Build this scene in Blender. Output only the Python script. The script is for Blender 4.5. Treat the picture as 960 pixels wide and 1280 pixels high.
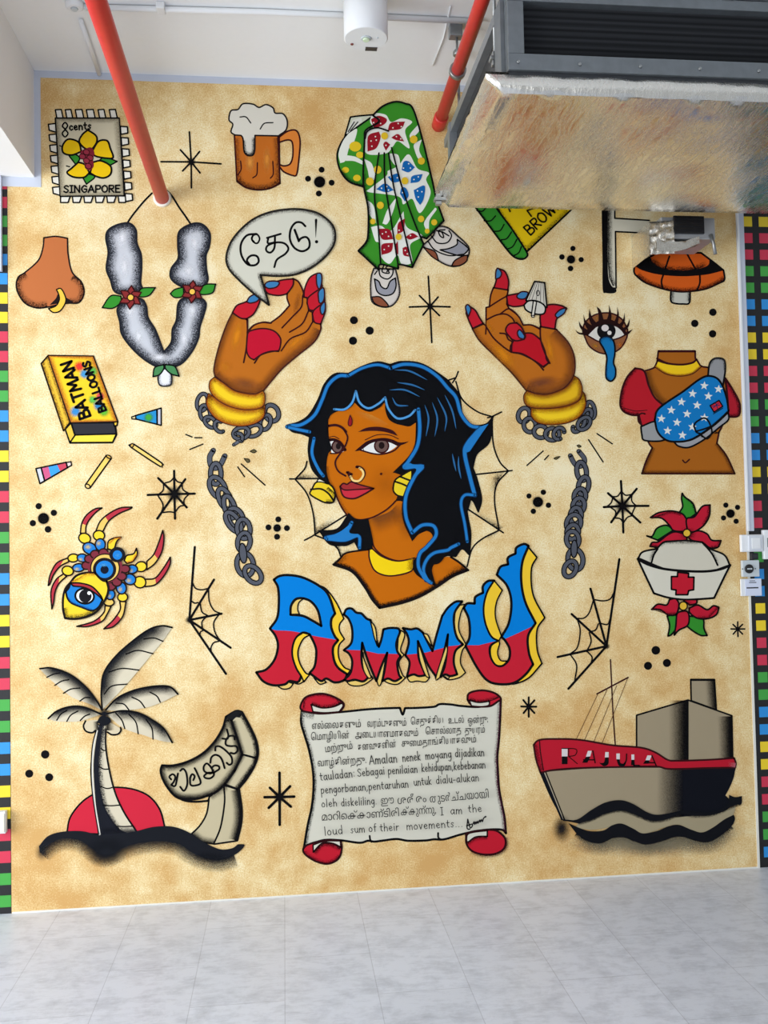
import bpy, bmesh, math, random
from mathutils import Vector, Matrix
from mathutils.geometry import tessellate_polygon, delaunay_2d_cdt
for _o in list(bpy.data.objects): bpy.data.objects.remove(_o)
S = bpy.context.scene
COL = S.collection
R = math.radians

# ---------------------------------------------------------------- camera
FPX, DIST, EYE = 1150.0, 3.95, 1.475
YAW, PITCH, ROLL = R(6.25), R(1.99), R(-1.14)
_f = Vector((math.sin(YAW)*math.cos(PITCH), math.cos(YAW)*math.cos(PITCH), math.sin(PITCH)))
_r = _f.cross(Vector((0, 0, 1))).normalized()
_u = _r.cross(_f)
CR = math.cos(ROLL)*_r + math.sin(ROLL)*_u
CU = -math.sin(ROLL)*_r + math.cos(ROLL)*_u
CF = _f
CAMPOS = Vector((0, -DIST, EYE))
cd = bpy.data.cameras.new('camera'); cam = bpy.data.objects.new('camera', cd); COL.objects.link(cam)
cam.matrix_world = Matrix(((CR.x, CU.x, -CF.x, CAMPOS.x), (CR.y, CU.y, -CF.y, CAMPOS.y), (CR.z, CU.z, -CF.z, CAMPOS.z), (0, 0, 0, 1)))
cd.sensor_fit = 'HORIZONTAL'; cd.sensor_width = 36.0; cd.lens = 36.0*FPX/960.0
cd.clip_start = 0.05; cd.clip_end = 100
S.camera = cam

# ---------------------------------------------------------------- light and exposure
S.view_settings.view_transform = 'Standard'; S.view_settings.look = 'None'
S.view_settings.exposure = 0.2; S.view_settings.gamma = 1.0; S.view_settings.use_curve_mapping = False
w = bpy.data.worlds.new('world'); S.world = w; w.use_nodes = True
bg = w.node_tree.nodes['Background']; bg.inputs[0].default_value = (0.88, 0.94, 1.0, 1); bg.inputs[1].default_value = 0.42
S.cycles.transparent_max_bounces = 40
def area(name, loc, target, sx, sy, power, color=(1, 1, 1)):
    l = bpy.data.lights.new(name, 'AREA'); l.shape = 'RECTANGLE'; l.size = sx; l.size_y = sy; l.energy = power; l.color = color
    o = bpy.data.objects.new(name, l); COL.objects.link(o); o.location = loc
    o.rotation_euler = (Vector(target)-Vector(loc)).to_track_quat('-Z', 'Y').to_euler()
    return o
# daylight: a tall window wall on the left, and more windows far behind the viewer
area('window_daylight', (-4.3, -2.1, 1.35), (0.3, -1.7, 1.35), 3.4, 2.5, 255, (0.93, 0.97, 1.0))
area('window_daylight', (-1.2, -6.6, 1.8), (-0.2, 0, 1.6), 4.6, 2.8, 70, (0.94, 0.97, 1.0))

# ---------------------------------------------------------------- helpers
def ray(px, py):
    return (CF*FPX + CR*(px-480) - CU*(py-640)).normalized()
def at(px, py, y=0.0):                      # the point on the vertical plane Y = y seen at a pixel
    d = ray(px, py); t = (y-CAMPOS.y)/d.y
    return CAMPOS + d*t
def atz(px, py, z):                         # the point on the horizontal plane Z = z
    d = ray(px, py); t = (z-CAMPOS.z)/d.z
    return CAMPOS + d*t
def lin(c):
    return tuple((v/255/12.92 if v <= 10.3 else ((v/255+0.055)/1.055)**2.4) for v in c)
def put(o, parent=None, **k):
    COL.objects.link(o)
    if parent: o.parent = parent
    for a, b in k.items():
        if b: o[a] = b
    return o
def empty(name, loc, label=None, category=None, group=None):
    o = bpy.data.objects.new(name, None); o.empty_display_size = 0.05; o.location = loc
    return put(o, None, label=label, category=category, group=group)

# ---------------------------------------------------------------- materials
def new_mat(name, rough=0.6, metal=0.0):
    m = bpy.data.materials.new(name); m.use_nodes = True
    b = m.node_tree.nodes['Principled BSDF']; b.inputs['Roughness'].default_value = rough; b.inputs['Metallic'].default_value = metal
    return m, m.node_tree, b
def N(nt, typ, **kw):
    n = nt.nodes.new(typ)
    for k, v in kw.items():
        if k.startswith('i_'):
            n.inputs[int(k[2:]) if k[2:].isdigit() else k[2:].replace('_', ' ')].default_value = v
        else: setattr(n, k, v)
    return n
def ramp(nt, stops):
    n = nt.nodes.new('ShaderNodeValToRGB'); e = n.color_ramp.elements
    while len(e) > 1: e.remove(e[-1])
    for i, (p, c) in enumerate(stops):
        x = e[0] if i == 0 else e.new(p)
        x.position = p; x.color = (*c, 1)
    return n
def simple(name, c, rough=0.6, metal=0.0, bump=0.0, scale=80, vary=0.0):
    m, nt, b = new_mat(name, rough, metal)
    b.inputs['Base Color'].default_value = (*lin(c), 1)
    tc = N(nt, 'ShaderNodeTexCoord'); nz = N(nt, 'ShaderNodeTexNoise', i_Scale=scale, i_Detail=4.0)
    nt.links.new(tc.outputs['Object'], nz.inputs['Vector'])
    if vary:
        mx = N(nt, 'ShaderNodeMix', data_type='RGBA'); a = lin(c)
        mx.inputs[6].default_value = (*[v*(1-vary) for v in a], 1); mx.inputs[7].default_value = (*[min(1, v*(1+vary)) for v in a], 1)
        nt.links.new(nz.outputs['Fac'], mx.inputs[0]); nt.links.new(mx.outputs[2], b.inputs['Base Color'])
    if bump:
        bp = N(nt, 'ShaderNodeBump', i_Strength=bump, i_Distance=0.004)
        nt.links.new(nz.outputs['Fac'], bp.inputs['Height']); nt.links.new(bp.outputs[0], b.inputs['Normal'])
    return m
def stucco_bump(nt, b, strength=0.25):
    tc = N(nt, 'ShaderNodeTexCoord'); nz = N(nt, 'ShaderNodeTexNoise', i_Scale=120.0, i_Detail=3.0)
    nt.links.new(tc.outputs['Object'], nz.inputs['Vector'])
    bp = N(nt, 'ShaderNodeBump', i_Strength=strength, i_Distance=0.003)
    nt.links.new(nz.outputs['Fac'], bp.inputs['Height']); nt.links.new(bp.outputs[0], b.inputs['Normal'])
def paint_mat(name, mode):
    m, nt, b = new_mat(name, 0.55)
    b.inputs['Specular IOR Level'].default_value = 0.06
    a = N(nt, 'ShaderNodeAttribute', attribute_name='Col')
    nt.links.new(a.outputs['Color'], b.inputs['Base Color'])
    if mode:
        g = N(nt, 'ShaderNodeNewGeometry')
        nz = N(nt, 'ShaderNodeTexNoise', i_Scale=330.0, i_Detail=2.0)
        nt.links.new(g.outputs['Position'], nz.inputs['Vector'])
        k = 4.0 if mode == 'stipple' else 1.3
        # alpha = clamp((a - noise*spread) ...)
        c = N(nt, 'ShaderNodeMath', operation='MULTIPLY_ADD'); c.inputs[1].default_value = k; c.inputs[2].default_value = -k/2+0.5*k*0.0
        nt.links.new(nz.outputs['Fac'], c.inputs[0])           # k*noise - k/2
        d = N(nt, 'ShaderNodeMath', operation='MULTIPLY'); nt.links.new(a.outputs['Alpha'], d.inputs[0])
        one = N(nt, 'ShaderNodeMath', operation='SUBTRACT'); one.inputs[0].default_value = 1.0; nt.links.new(a.outputs['Alpha'], one.inputs[1])
        nt.links.new(one.outputs[0], d.inputs[1])              # a(1-a): grain only in the fading zone
        e = N(nt, 'ShaderNodeMath', operation='MULTIPLY'); nt.links.new(d.outputs[0], e.inputs[0]); nt.links.new(c.outputs[0], e.inputs[1])
        f = N(nt, 'ShaderNodeMath', operation='MULTIPLY_ADD'); f.inputs[1].default_value = 3.0
        nt.links.new(e.outputs[0], f.inputs[0]); nt.links.new(a.outputs['Alpha'], f.inputs[2]); f.use_clamp = True
        nt.links.new(f.outputs[0], b.inputs['Alpha'])
    return m
PAINT = [paint_mat('wall_paint', None), paint_mat('stippled_spray_paint', 'stipple'), paint_mat('airbrushed_paint', 'soft')]

# ---------------------------------------------------------------- painting on the wall (curves traced as real painted patches)
def parse(s, X):
    out = []
    straight = s.startswith('/')
    for t in s.lstrip('/').split():
        c = straight or t.endswith('!')
        x, y = t.rstrip('!').split(',')
        out.append((X[0]+float(x)/X[2], X[1]+float(y)/X[2], c))
    return out
def _seg(p0, p1, p2, p3, out):
    L = math.hypot(p2[0]-p1[0], p2[1]-p1[1]); n = max(1, min(14, int(L/1.3)))
    for i in range(1, n+1):
        t = i/n; t2 = t*t; t3 = t2*t
        out.append(tuple(0.5*(2*p1[k]+(p2[k]-p0[k])*t+(2*p0[k]-5*p1[k]+4*p2[k]-p3[k])*t2+(3*p1[k]-p0[k]-3*p2[k]+p3[k])*t3) for k in (0, 1)))
def _open(run):
    P = [(p[0], p[1]) for p in run]; out = [P[0]]
    if len(P) == 2:
        _seg(P[0], P[0], P[1], P[1], out); return [P[0], P[1]]
    for i in range(len(P)-1):
        p0 = P[i-1] if i else (2*P[0][0]-P[1][0], 2*P[0][1]-P[1][1])
        p3 = P[i+2] if i+2 < len(P) else (2*P[-1][0]-P[-2][0], 2*P[-1][1]-P[-2][1])
        _seg(p0, P[i], P[i+1], p3, out)
    return out
def runs(pts, closed):
    if closed:
        cs = [i for i, p in enumerate(pts) if p[2]]
        if not cs:
            P = [(p[0], p[1]) for p in pts]; n = len(P); out = [P[0]]
            for i in range(n): _seg(P[i-1], P[i], P[(i+1) % n], P[(i+2) % n], out)
            return [out]
        pts = pts[cs[0]:]+pts[:cs[0]]+[pts[cs[0]]]
    res = []; cur = [pts[0]]
    for i, p in enumerate(pts[1:], 1):
        cur.append(p)
        if p[2] and i < len(pts)-1:
            res.append(_open(cur)); cur = [p]
    res.append(_open(cur))
    return res
def flat(rs, closed):
    out = []
    for r in rs:
        out += r if not out else r[1:]
    if closed and len(out) > 1: out = out[:-1]
    return out
def ell(cx, cy, rx, ry, rot=0, n=28, a0=0, a1=360):
    c, s = math.cos(R(rot)), math.sin(R(rot)); out = []
    full = abs(a1-a0) >= 360
    for i in range(n if full else n+1):
        t = R(a0+(a1-a0)*i/n); x, y = rx*math.cos(t), ry*math.sin(t)
        out.append((cx+x*c-y*s, cy+x*s+y*c))
    return out
class Part:
    def __init__(s, name, parent=None, label=None):
        s.name, s.parent, s.label = name, parent, label; s.v = []; s.fc = []; s.c = []; s.mi = []
ALL_MOTIFS = []
INK = (11, 10, 12)
EPS = 6e-5
class Mural:
    """one painted figure: parts collect flat patches; every later patch lies a hair further out than the one before"""
    def __init__(s, name, label, cat, X=(0, 0, 1), group=None, base=0):
        s.name, s.label, s.cat, s.X, s.group = name, label, cat, X, group
        s.n = base; s.parts = []; s.cur = None; s.top = None; ALL_MOTIFS.append(s)
    def crop(s, *X): s.X = X; return s
    def p(s, name, label=None):
        s.cur = s.top = Part(name, None, label); s.parts.append(s.cur); return s
    def sub(s, name, label=None):
        s.cur = Part(name, s.top, label); s.parts.append(s.cur); return s
    def up(s): s.cur = s.top; return s
    def again(s, part): s.cur = part; s.top = part if part.parent is None else part.parent; return s
    def _add(s, vs, fs, col, alphas=None, mode=0):
        P = s.cur; b = len(P.v); s.n += 1; c = lin(col)
        P.v += [(x, y, s.n) for x, y in vs]
        P.c += [(*c, 1.0 if alphas is None else alphas[i]) for i in range(len(vs))]
        P.fc += [[b+i for i in f] for f in fs]; P.mi += [mode]*len(fs)
    def poly(s, loop, col, holes=()):
        lp = [loop[0]]
        for q in loop[1:]:
            if abs(q[0]-lp[-1][0])+abs(q[1]-lp[-1][1]) > 1e-3: lp.append(q)
        loops = [lp]+[list(h) for h in holes]
        if holes:
            vs = [q for l in loops for q in l]
            fs = tessellate_polygon([[Vector((x, y, 0)) for x, y in l] for l in loops])
        else:
            r = delaunay_2d_cdt([Vector(q) for q in lp], [], [list(range(len(lp)))], 1, 1e-6)
            vs = [(q.x, q.y) for q in r[0]]; fs = [list(f) for f in r[2]]
        s._add(vs, fs, col)
    def f(s, pts, col=None, ol=0, oc=INK, holes=(), closed=True):       # filled patch with an optional outline
        rs = runs(parse(pts, s.X), True)
        hs = [runs(parse(h, s.X), True) for h in holes]
        if col: s.poly(flat(rs, True), col, [flat(h, True) for h in hs])
        if ol:
            s._stroke(rs, ol, oc, True)
            for h in hs: s._stroke(h, ol, oc, True)
        return s
    def _stroke(s, rs, w, col, closed=False, taper=None, caps=True):
        w = w*1.3 if 1.15 <= w < 3 else w      # a loaded brush spreads a little
        vs = []; fs = []
        tot = sum(math.dist(r[i], r[i+1]) for r in rs for i in range(len(r)-1)) or 1
        acc = 0
        def width(t):
            if taper is None: return w/2
            if taper == 'end': return w/2*(1-0.92*t)
            if taper == 'start': return w/2*(0.08+0.92*t)
            if taper == 'both': return w/2*(0.12+0.88*math.sin(math.pi*t)**0.8)
        def disc(q, r):
            if r < 0.12: return
            b = len(vs); n = 8
            for i in range(n):
                a = 2*math.pi*i/n; vs.append((q[0]+r*math.cos(a), q[1]+r*math.sin(a)))
            fs.append(list(range(b, b+n)))
        for r in rs:
            n = len(r)
            if n < 2: continue
            loop1 = closed and len(rs) == 1 and math.dist(r[0], r[-1]) < 1e-6
            b = len(vs)
            for i in range(n):
                a = r[i-1] if i else (r[-2] if loop1 else r[0]); c = r[i+1] if i < n-1 else (r[1] if loop1 else r[-1])
                dx, dy = c[0]-a[0], c[1]-a[1]; L = math.hypot(dx, dy) or 1; nx, ny = -dy/L, dx/L
                if i: acc += math.dist(r[i-1], r[i])
                h = width(acc/tot)
                vs.append((r[i][0]+nx*h, r[i][1]+ny*h)); vs.append((r[i][0]-nx*h, r[i][1]-ny*h))
            for i in range(n-1): fs.append([b+2*i, b+2*i+1, b+2*i+3, b+2*i+2])
            if caps and not loop1:
                disc(r[0], width((acc-sum(math.dist(r[i], r[i+1]) for i in range(n-1)))/tot)); disc(r[-1], width(acc/tot))
        s._add(vs, fs, col)
    def l(s, pts, w=1.4, col=INK, taper=None, closed=False):            # brush lines; several separated by '|'
        for q in pts.split('|'):
            s._stroke(runs(parse(q.strip(), s.X), closed), w, col, closed, taper)
        return s
    def e(s, cx, cy, rx, ry=None, rot=0, col=None, ol=0, oc=INK):       # ellipse, in crop units
        X = s.X; ry = rx if ry is None else ry
        q = ell(X[0]+cx/X[2], X[1]+cy/X[2], rx/X[2], ry/X[2], rot, n=max(12, min(40, int(8+max(rx, ry)/X[2]*1.6))))
        if col: s.poly(q, col)
        if ol: s._stroke([q+[q[0]]], ol, oc, True)
        return s
    def sh(s, pts, w, col=INK, side=None, a=1.0, soft=False, core=0.0, closed=None, pw=1.2, fade=0.0):
        """sprayed shade: solid at the line, fading out over w px to one side (closed: inwards)"""
        closed = side is None if closed is None else closed
        q = flat(runs(parse(pts, s.X), closed), closed)
        if side is None:
            ar = sum(q[i-1][0]*q[i][1]-q[i][0]*q[i-1][1] for i in range(len(q))); side = 1 if ar > 0 else -1
        n = len(q); K = 5; vs = []; al = []; fs = []
        for i in range(n):
            a_ = q[i-1] if (i or closed) else q[0]; c_ = q[(i+1) % n] if (i < n-1 or closed) else q[-1]
            dx, dy = c_[0]-a_[0], c_[1]-a_[1]; L = math.hypot(dx, dy) or 1; nx, ny = -dy/L*side, dx/L*side
            t = i/max(1, n-1); ed = 1.0
            if fade and not closed: ed = max(0.0, min(1.0, t/fade, (1-t)/fade))
            for k in range(K+1):
                u = k/K
                vs.append((q[i][0]+nx*w*u, q[i][1]+ny*w*u))
                al.append(a*ed*(1.0 if u <= core else (1-(u-core)/(1-core))**pw))
        for i in range(n if closed else n-1):
            j = (i+1) % n
            for k in range(K):
                o1 = i*(K+1)+k; o2 = j*(K+1)+k
                fs.append([o1, o1+1, o2+1, o2])
        s._add(vs, fs, col, al, 2 if soft else 1)
        return s
    def g(s, cx, cy, rx, ry=None, col=INK, rot=0, a=1.0, soft=True, core=0.15, pw=1.3):   # a sprayed round spot
        X = s.X; ry = rx if ry is None else ry; K = 5; n = 24; vs = []; al = []; fs = []
        for k in range(K+1):
            u = k/K
            vs += ell(X[0]+cx/X[2], X[1]+cy/X[2], max(rx*u, 1e-3)/X[2], max(ry*u, 1e-3)/X[2], rot, n)
            al += [a*(1.0 if u <= core else (1-(u-core)/(1-core))**pw)]*n
        for k in range(K):
            for i in range(n):
                j = (i+1) % n; fs.append([k*n+i, k*n+j, (k+1)*n+j, (k+1)*n+i])
        s._add(vs, fs, col, al, 2 if soft else 1)
        return s
    def link(s, cx, cy, rx, ry, rot, t=3.4, col=(82, 85, 94), ol=1.3, a0=0, a1=360):    # one chain link
        X = s.X; q = ell(X[0]+cx/X[2], X[1]+cy/X[2], rx/X[2], ry/X[2], rot, 26, a0, a1)
        full = abs(a1-a0) >= 360
        if full: q = q+[q[0]]
        s._stroke([q], t+2*ol, INK, full); s._stroke([q], t, col, full)
        return s
    def build(s):
        s.parts = [p for p in s.parts if p.v]
        zs = [(x, y) for p in s.parts for x, y, _ in p.v]
        mx = (min(q[0] for q in zs)+max(q[0] for q in zs))/2; my = max(q[1] for q in zs)
        base = at(mx, my); base.y = 0
        def mesh(P, name):
            me = bpy.data.meshes.new(name)
            vs = []
            for x, y, n in P.v:
                w = at(x, y); vs.append((w.x-base.x, -0.0008-n*EPS, w.z-base.z))
            me.from_pydata(vs, [], P.fc)
            used = sorted(set(P.mi)); 
            for u in used: me.materials.append(PAINT[u])
            for i, pl in enumerate(me.polygons): pl.material_index = used.index(P.mi[i])
            at_ = me.color_attributes.new('Col', 'FLOAT_COLOR', 'POINT')
            for i, c in enumerate(P.c): at_.data[i].color = c
            # face the room
            me.update()
            bm = bmesh.new(); bm.from_mesh(me)
            fl = [f for f in bm.faces if f.normal.y > 0]
            if fl: bmesh.ops.reverse_faces(bm, faces=fl)
            bm.to_mesh(me); bm.free()
            return me
        if len(s.parts) == 1:
            o = bpy.data.objects.new(s.name, mesh(s.parts[0], s.name)); o.location = base
            put(o, None, label=s.label, category=s.cat, group=s.group); return o
        root = empty(s.name, base, s.label, s.cat, s.group)
        for P in s.parts:
            P.obj = bpy.data.objects.new(P.name, mesh(P, P.name))
            put(P.obj, P.parent.obj if P.parent else root, label=P.label)
        return root

# ---------------------------------------------------------------- solid helpers
def mesh_obj(name, bm, mats, parent=None, loc=None, smooth=False, **k):
    me = bpy.data.meshes.new(name)
    bmesh.ops.recalc_face_normals(bm, faces=bm.faces)
    bm.to_mesh(me); bm.free()
    for m in (mats if isinstance(mats, (list, tuple)) else [mats]): me.materials.append(m)
    if smooth:
        for p in me.polygons: p.use_smooth = True
    o = bpy.data.objects.new(name, me)
    if loc is not None: o.location = loc
    return put(o, parent, **k)
def box(bm, lo, hi, bevel=0.0, mi=0):
    r = bmesh.ops.create_cube(bm, size=1.0)
    for v in r['verts']:
        v.co = Vector([lo[i]+(v.co[i]+0.5)*(hi[i]-lo[i]) for i in range(3)])
    fs = set(f for v in r['verts'] for f in v.link_faces)
    for f in fs: f.material_index = mi
    if bevel:
        es = list(set(e for v in r['verts'] for e in v.link_edges))
        bmesh.ops.bevel(bm, geom=es, offset=bevel, segments=2, affect='EDGES', profile=0.5)
def tube(bm, pts, r, n=16, caps=True, mi=0):
    pts = [Vector(p) for p in pts]; rings = []
    up = None
    for i, p in enumerate(pts):
        d = ((pts[i+1] if i < len(pts)-1 else p)-(pts[i-1] if i else p)).normalized()
        if up is None: up = d.orthogonal().normalized()
        a = (up-d*up.dot(d)).normalized(); b = d.cross(a); up = a
        rr = r[i] if isinstance(r, (list, tuple)) else r
        rings.append([bm.verts.new(p+(a*math.cos(2*math.pi*k/n)+b*math.sin(2*math.pi*k/n))*rr) for k in range(n)])
    for i in range(len(rings)-1):
        for k in range(n):
            f = bm.faces.new((rings[i][k], rings[i][(k+1) % n], rings[i+1][(k+1) % n], rings[i+1][k])); f.material_index = mi; f.smooth = True
    if caps:
        for q in (rings[0], rings[-1]): bm.faces.new(q).material_index = mi
# ================================================================ the setting
def struct(name, bm, mats, **k):
    return mesh_obj(name, bm, mats, kind='structure', **k)
CEIL = at(300, 97).z
XL, XR = at(12, 700).x, at(937, 700).x
# mural ground: cream plaster sponged with ochre
def mural_ground():
    m, nt, b = new_mat('sponged_ochre_wall', 0.62); b.inputs['Specular IOR Level'].default_value = 0.08
    g = N(nt, 'ShaderNodeNewGeometry')
    n1 = N(nt, 'ShaderNodeTexNoise', i_Scale=2.6, i_Detail=5.0, i_Roughness=0.6); nt.links.new(g.outputs['Position'], n1.inputs['Vector'])
    n2 = N(nt, 'ShaderNodeTexNoise', i_Scale=185.0, i_Detail=2.0); nt.links.new(g.outputs['Position'], n2.inputs['Vector'])
    n3 = N(nt, 'ShaderNodeTexNoise', i_Scale=11.0, i_Detail=4.0, i_Roughness=0.6); nt.links.new(g.outputs['Position'], n3.inputs['Vector'])
    ad = N(nt, 'ShaderNodeMath', operation='MULTIPLY_ADD', i_1=0.75); nt.links.new(n2.outputs['Fac'], ad.inputs[0]); nt.links.new(n1.outputs['Fac'], ad.inputs[2])
    ad2 = N(nt, 'ShaderNodeMath', operation='MULTIPLY_ADD', i_1=0.6); nt.links.new(n3.outputs['Fac'], ad2.inputs[0]); nt.links.new(ad.outputs[0], ad2.inputs[2])
    # the border of the mural is sponged darker
    sp = N(nt, 'ShaderNodeSeparateXYZ'); nt.links.new(g.outputs['Position'], sp.inputs[0])
    def edge(out, c, half, width):
        a = N(nt, 'ShaderNodeMath', operation='SUBTRACT', i_1=c); nt.links.new(out, a.inputs[0])
        bb = N(nt, 'ShaderNodeMath', operation='ABSOLUTE'); nt.links.new(a.outputs[0], bb.inputs[0])
        mr = N(nt, 'ShaderNodeMapRange', i_1=half-width, i_2=half, i_3=0.0, i_4=1.0); nt.links.new(bb.outputs[0], mr.inputs[0])
        return mr.outputs[0]
    ex = edge(sp.outputs[0], (XL+XR)/2, (XR-XL)/2, 0.3); ez = edge(sp.outputs[2], CEIL/2+0.35, CEIL/2-0.35, 0.5)
    mxm = N(nt, 'ShaderNodeMath', operation='MAXIMUM'); nt.links.new(ex, mxm.inputs[0]); nt.links.new(ez, mxm.inputs[1])
    ad3 = N(nt, 'ShaderNodeMath', operation='MULTIPLY_ADD', i_1=0.11); nt.links.new(mxm.outputs[0], ad3.inputs[0]); nt.links.new(ad2.outputs[0], ad3.inputs[2])
    nm = N(nt, 'ShaderNodeMapRange', i_1=0.82, i_2=1.53); nt.links.new(ad3.outputs[0], nm.inputs[0])
    rp = ramp(nt, [(0.22, lin((240, 226, 188))), (0.42, lin((232, 210, 160))), (0.62, lin((221, 190, 134))), (0.88, lin((206, 163, 102)))])
    nt.links.new(nm.outputs[0], rp.inputs[0]); nt.links.new(rp.outputs[0], b.inputs['Base Color'])
    bp = N(nt, 'ShaderNodeBump', i_Strength=0.2, i_Distance=0.003); nt.links.new(n2.outputs['Fac'], bp.inputs['Height']); nt.links.new(bp.outputs[0], b.inputs['Normal'])
    return m
M_mural = mural_ground()
M_white = simple('white_ceiling_paint', (240, 242, 243), 0.7, bump=0.08, scale=40, vary=0.015)
M_beam = simple('white_beam_paint', (236, 236, 236), 0.65, bump=0.06, scale=40)
M_strip = simple('bare_lilac_grey_wall', (194, 200, 214), 0.65, vary=0.04, scale=20)
M_black = simple('black_wall_paint', (17, 17, 21), 0.6)
bm = bmesh.new(); box(bm, (XL, 0, -0.02), (XR, 0.14, CEIL+0.02)); struct('wall_back', bm, M_mural)
# unpainted band above the mural and beside the beam
zt = at(300, 105.5).z; xb = at(51, 160).x; zb = at(51, 234).z
bm = bmesh.new()
box(bm, (XL, -0.0007, zt), (XR, 0.0, CEIL)); box(bm, (XL-1.5, -0.002, zb), (xb, 0.0, zt))
struct('trim_1', bm, M_strip)
# checkered side walls, black with pairs of yellow, red, green and blue squares
SQ = {'Y': (236, 205, 35), 'R': (205, 45, 75), 'G': (62, 160, 62), 'B': (35, 140, 215)}
SQM = {k: simple('%s_square_paint' % n, SQ[k], 0.5) for k, n in (('Y', 'yellow'), ('R', 'red'), ('G', 'green'), ('B', 'blue'))}
def checker(name, x0, x1, rows, cols, h):
    bm = bmesh.new(); box(bm, (x0, 0.001, -0.02), (x1, 0.13, CEIL+0.02))
    mk = ['Y', 'R', 'G', 'B']
    for z, k in rows:
        for a, b in cols:
            box(bm, (a, 0.0, z-h/2), (b, 0.0015, z+h/2), mi=1+mk.index(k))
    return struct(name, bm, [M_black]+[SQM[k] for k in mk])
seq = 'RRGGBBYY'
zr = [at(6, 253+24.95*(i-1)).z for i in range(-2, 37)]
order = lambda i, s: s[i % 8]
rowsL = []
for i in range(36):
    k = i-1; y = 253+23.6*k+0.0617*k*k
    rowsL.append((at(6, y).z, order(i, 'RRGGBBYY')))
checker('wall_left', XL-1.6, XL, rowsL, [(XL-0.075-0.08*k, XL-0.002-0.08*k) for k in range(1)]+[(XL-0.075-0.083*k, XL-0.02-0.083*k) for k in range(1, 18)], 0.047)
rowsR = []
for i in range(38):
    y = 277+ (20.55*i+0.021*i*i)
    if y < 1085: rowsR.append((at(940, y).z, order(i+7, 'RRGGBBYY')))
xr0 = at(940, 700).x
checker('wall_right', XR, XR+1.6, rowsR, [(xr0+0.0775*k+0.010, xr0+0.0775*k+0.055) for k in range(20)], 0.046)
# ceiling and floor
bm = bmesh.new(); box(bm, (XL-1.6, -7.5, CEIL), (XR+1.6, 0.14, CEIL+0.15)); struct('ceiling', bm, M_white)
def floor_mat():
    m, nt, b = new_mat('grey_marbled_vinyl_tile', 0.36)
    g = N(nt, 'ShaderNodeNewGeometry')
    mp = N(nt, 'ShaderNodeMapping'); nt.links.new(g.outputs['Position'], mp.inputs[0]); mp.inputs['Scale'].default_value = (1, 1, 1)
    n1 = N(nt, 'ShaderNodeTexNoise', i_Scale=9.0, i_Detail=9.0, i_Roughness=0.7, i_Distortion=0.3); nt.links.new(g.outputs['Position'], n1.inputs['Vector'])
    mp2 = N(nt, 'ShaderNodeMapping'); nt.links.new(g.outputs['Position'], mp2.inputs[0]); mp2.inputs['Rotation'].default_value = (0, 0, 0.5); mp2.inputs['Scale'].default_value = (1.0, 3.0, 1)
    n2 = N(nt, 'ShaderNodeTexNoise', i_Scale=14.0, i_Detail=6.0, i_Roughness=0.72); nt.links.new(mp2.outputs[0], n2.inputs['Vector'])
    ad = N(nt, 'ShaderNodeMath', operation='MULTIPLY_ADD', i_1=0.75); nt.links.new(n2.outputs['Fac'], ad.inputs[0]); nt.links.new(n1.outputs['Fac'], ad.inputs[2])
    rp = ramp(nt, [(0.50, lin((178, 182, 192))), (0.74, lin((199, 204, 215))), (0.94, lin((218, 223, 234)))])
    nt.links.new(ad.outputs[0], rp.inputs[0])
    # tile joints: boards 0.3 m wide and 0.6 m long, staggered
    sw = N(nt, 'ShaderNodeSeparateXYZ'); nt.links.new(g.outputs['Position'], sw.inputs[0])
    cb = N(nt, 'ShaderNodeCombineXYZ'); nt.links.new(sw.outputs[1], cb.inputs[0]); nt.links.new(sw.outputs[0], cb.inputs[1])
    mp3 = N(nt, 'ShaderNodeMapping'); nt.links.new(cb.outputs[0], mp3.inputs[0]); mp3.inputs['Location'].default_value = (0.28, 0.02, 0)
    br = N(nt, 'ShaderNodeTexBrick', offset=0.5, offset_frequency=2); nt.links.new(mp3.outputs[0], br.inputs['Vector'])
    br.inputs['Scale'].default_value = 1.0; br.inputs['Brick Width'].default_value = 0.61; br.inputs['Row Height'].default_value = 0.305
    br.inputs['Mortar Size'].default_value = 0.0016; br.inputs['Mortar Smooth'].default_value = 0.3
    br.inputs['Color1'].default_value = (1, 1, 1, 1); br.inputs['Color2'].default_value = (0.93, 0.93, 0.93, 1); br.inputs['Mortar'].default_value = (0.72, 0.72, 0.73, 1)
    mx = N(nt, 'ShaderNodeMix', data_type='RGBA', blend_type='MULTIPLY', i_0=1.0)
    nt.links.new(rp.outputs[0], mx.inputs[6]); nt.links.new(br.outputs['Color'], mx.inputs[7]); nt.links.new(mx.outputs[2], b.inputs['Base Color'])
    return m
bm = bmesh.new(); box(bm, (XL-1.6, -7.5, -0.12), (XR+1.6, 0.14, 0)); struct('floor', bm, floor_mat())
# beam along the left side, below the ceiling
bx = at(43, 150).x; bz = at(45, 222).z
bm = bmesh.new(); box(bm, (XL-1.5, -6.0, bz), (bx, -0.001, CEIL-0.001)); struct('trim_2', bm, M_beam)
# mural edge on the right: white corner bead
bm = bmesh.new(); box(bm, (XR-0.012, -0.003, 0.0), (XR-0.001, 0.0, CEIL-0.3)); box(bm, (XL+0.002, -0.002, 0.0), (XR-0.012, 0.0, 0.006)); struct('trim_3', bm, simple('white_corner_bead', (226, 224, 214), 0.6))

a0 = at(0, 340, 0)
bm = bmesh.new(); box(bm, (at(-6, 300, 0).x, -0.02, a0.z), (at(3.5, 300, 0).x, -0.002, bz-0.001), 0.002); struct('trim_4', bm, M_strip)
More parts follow.
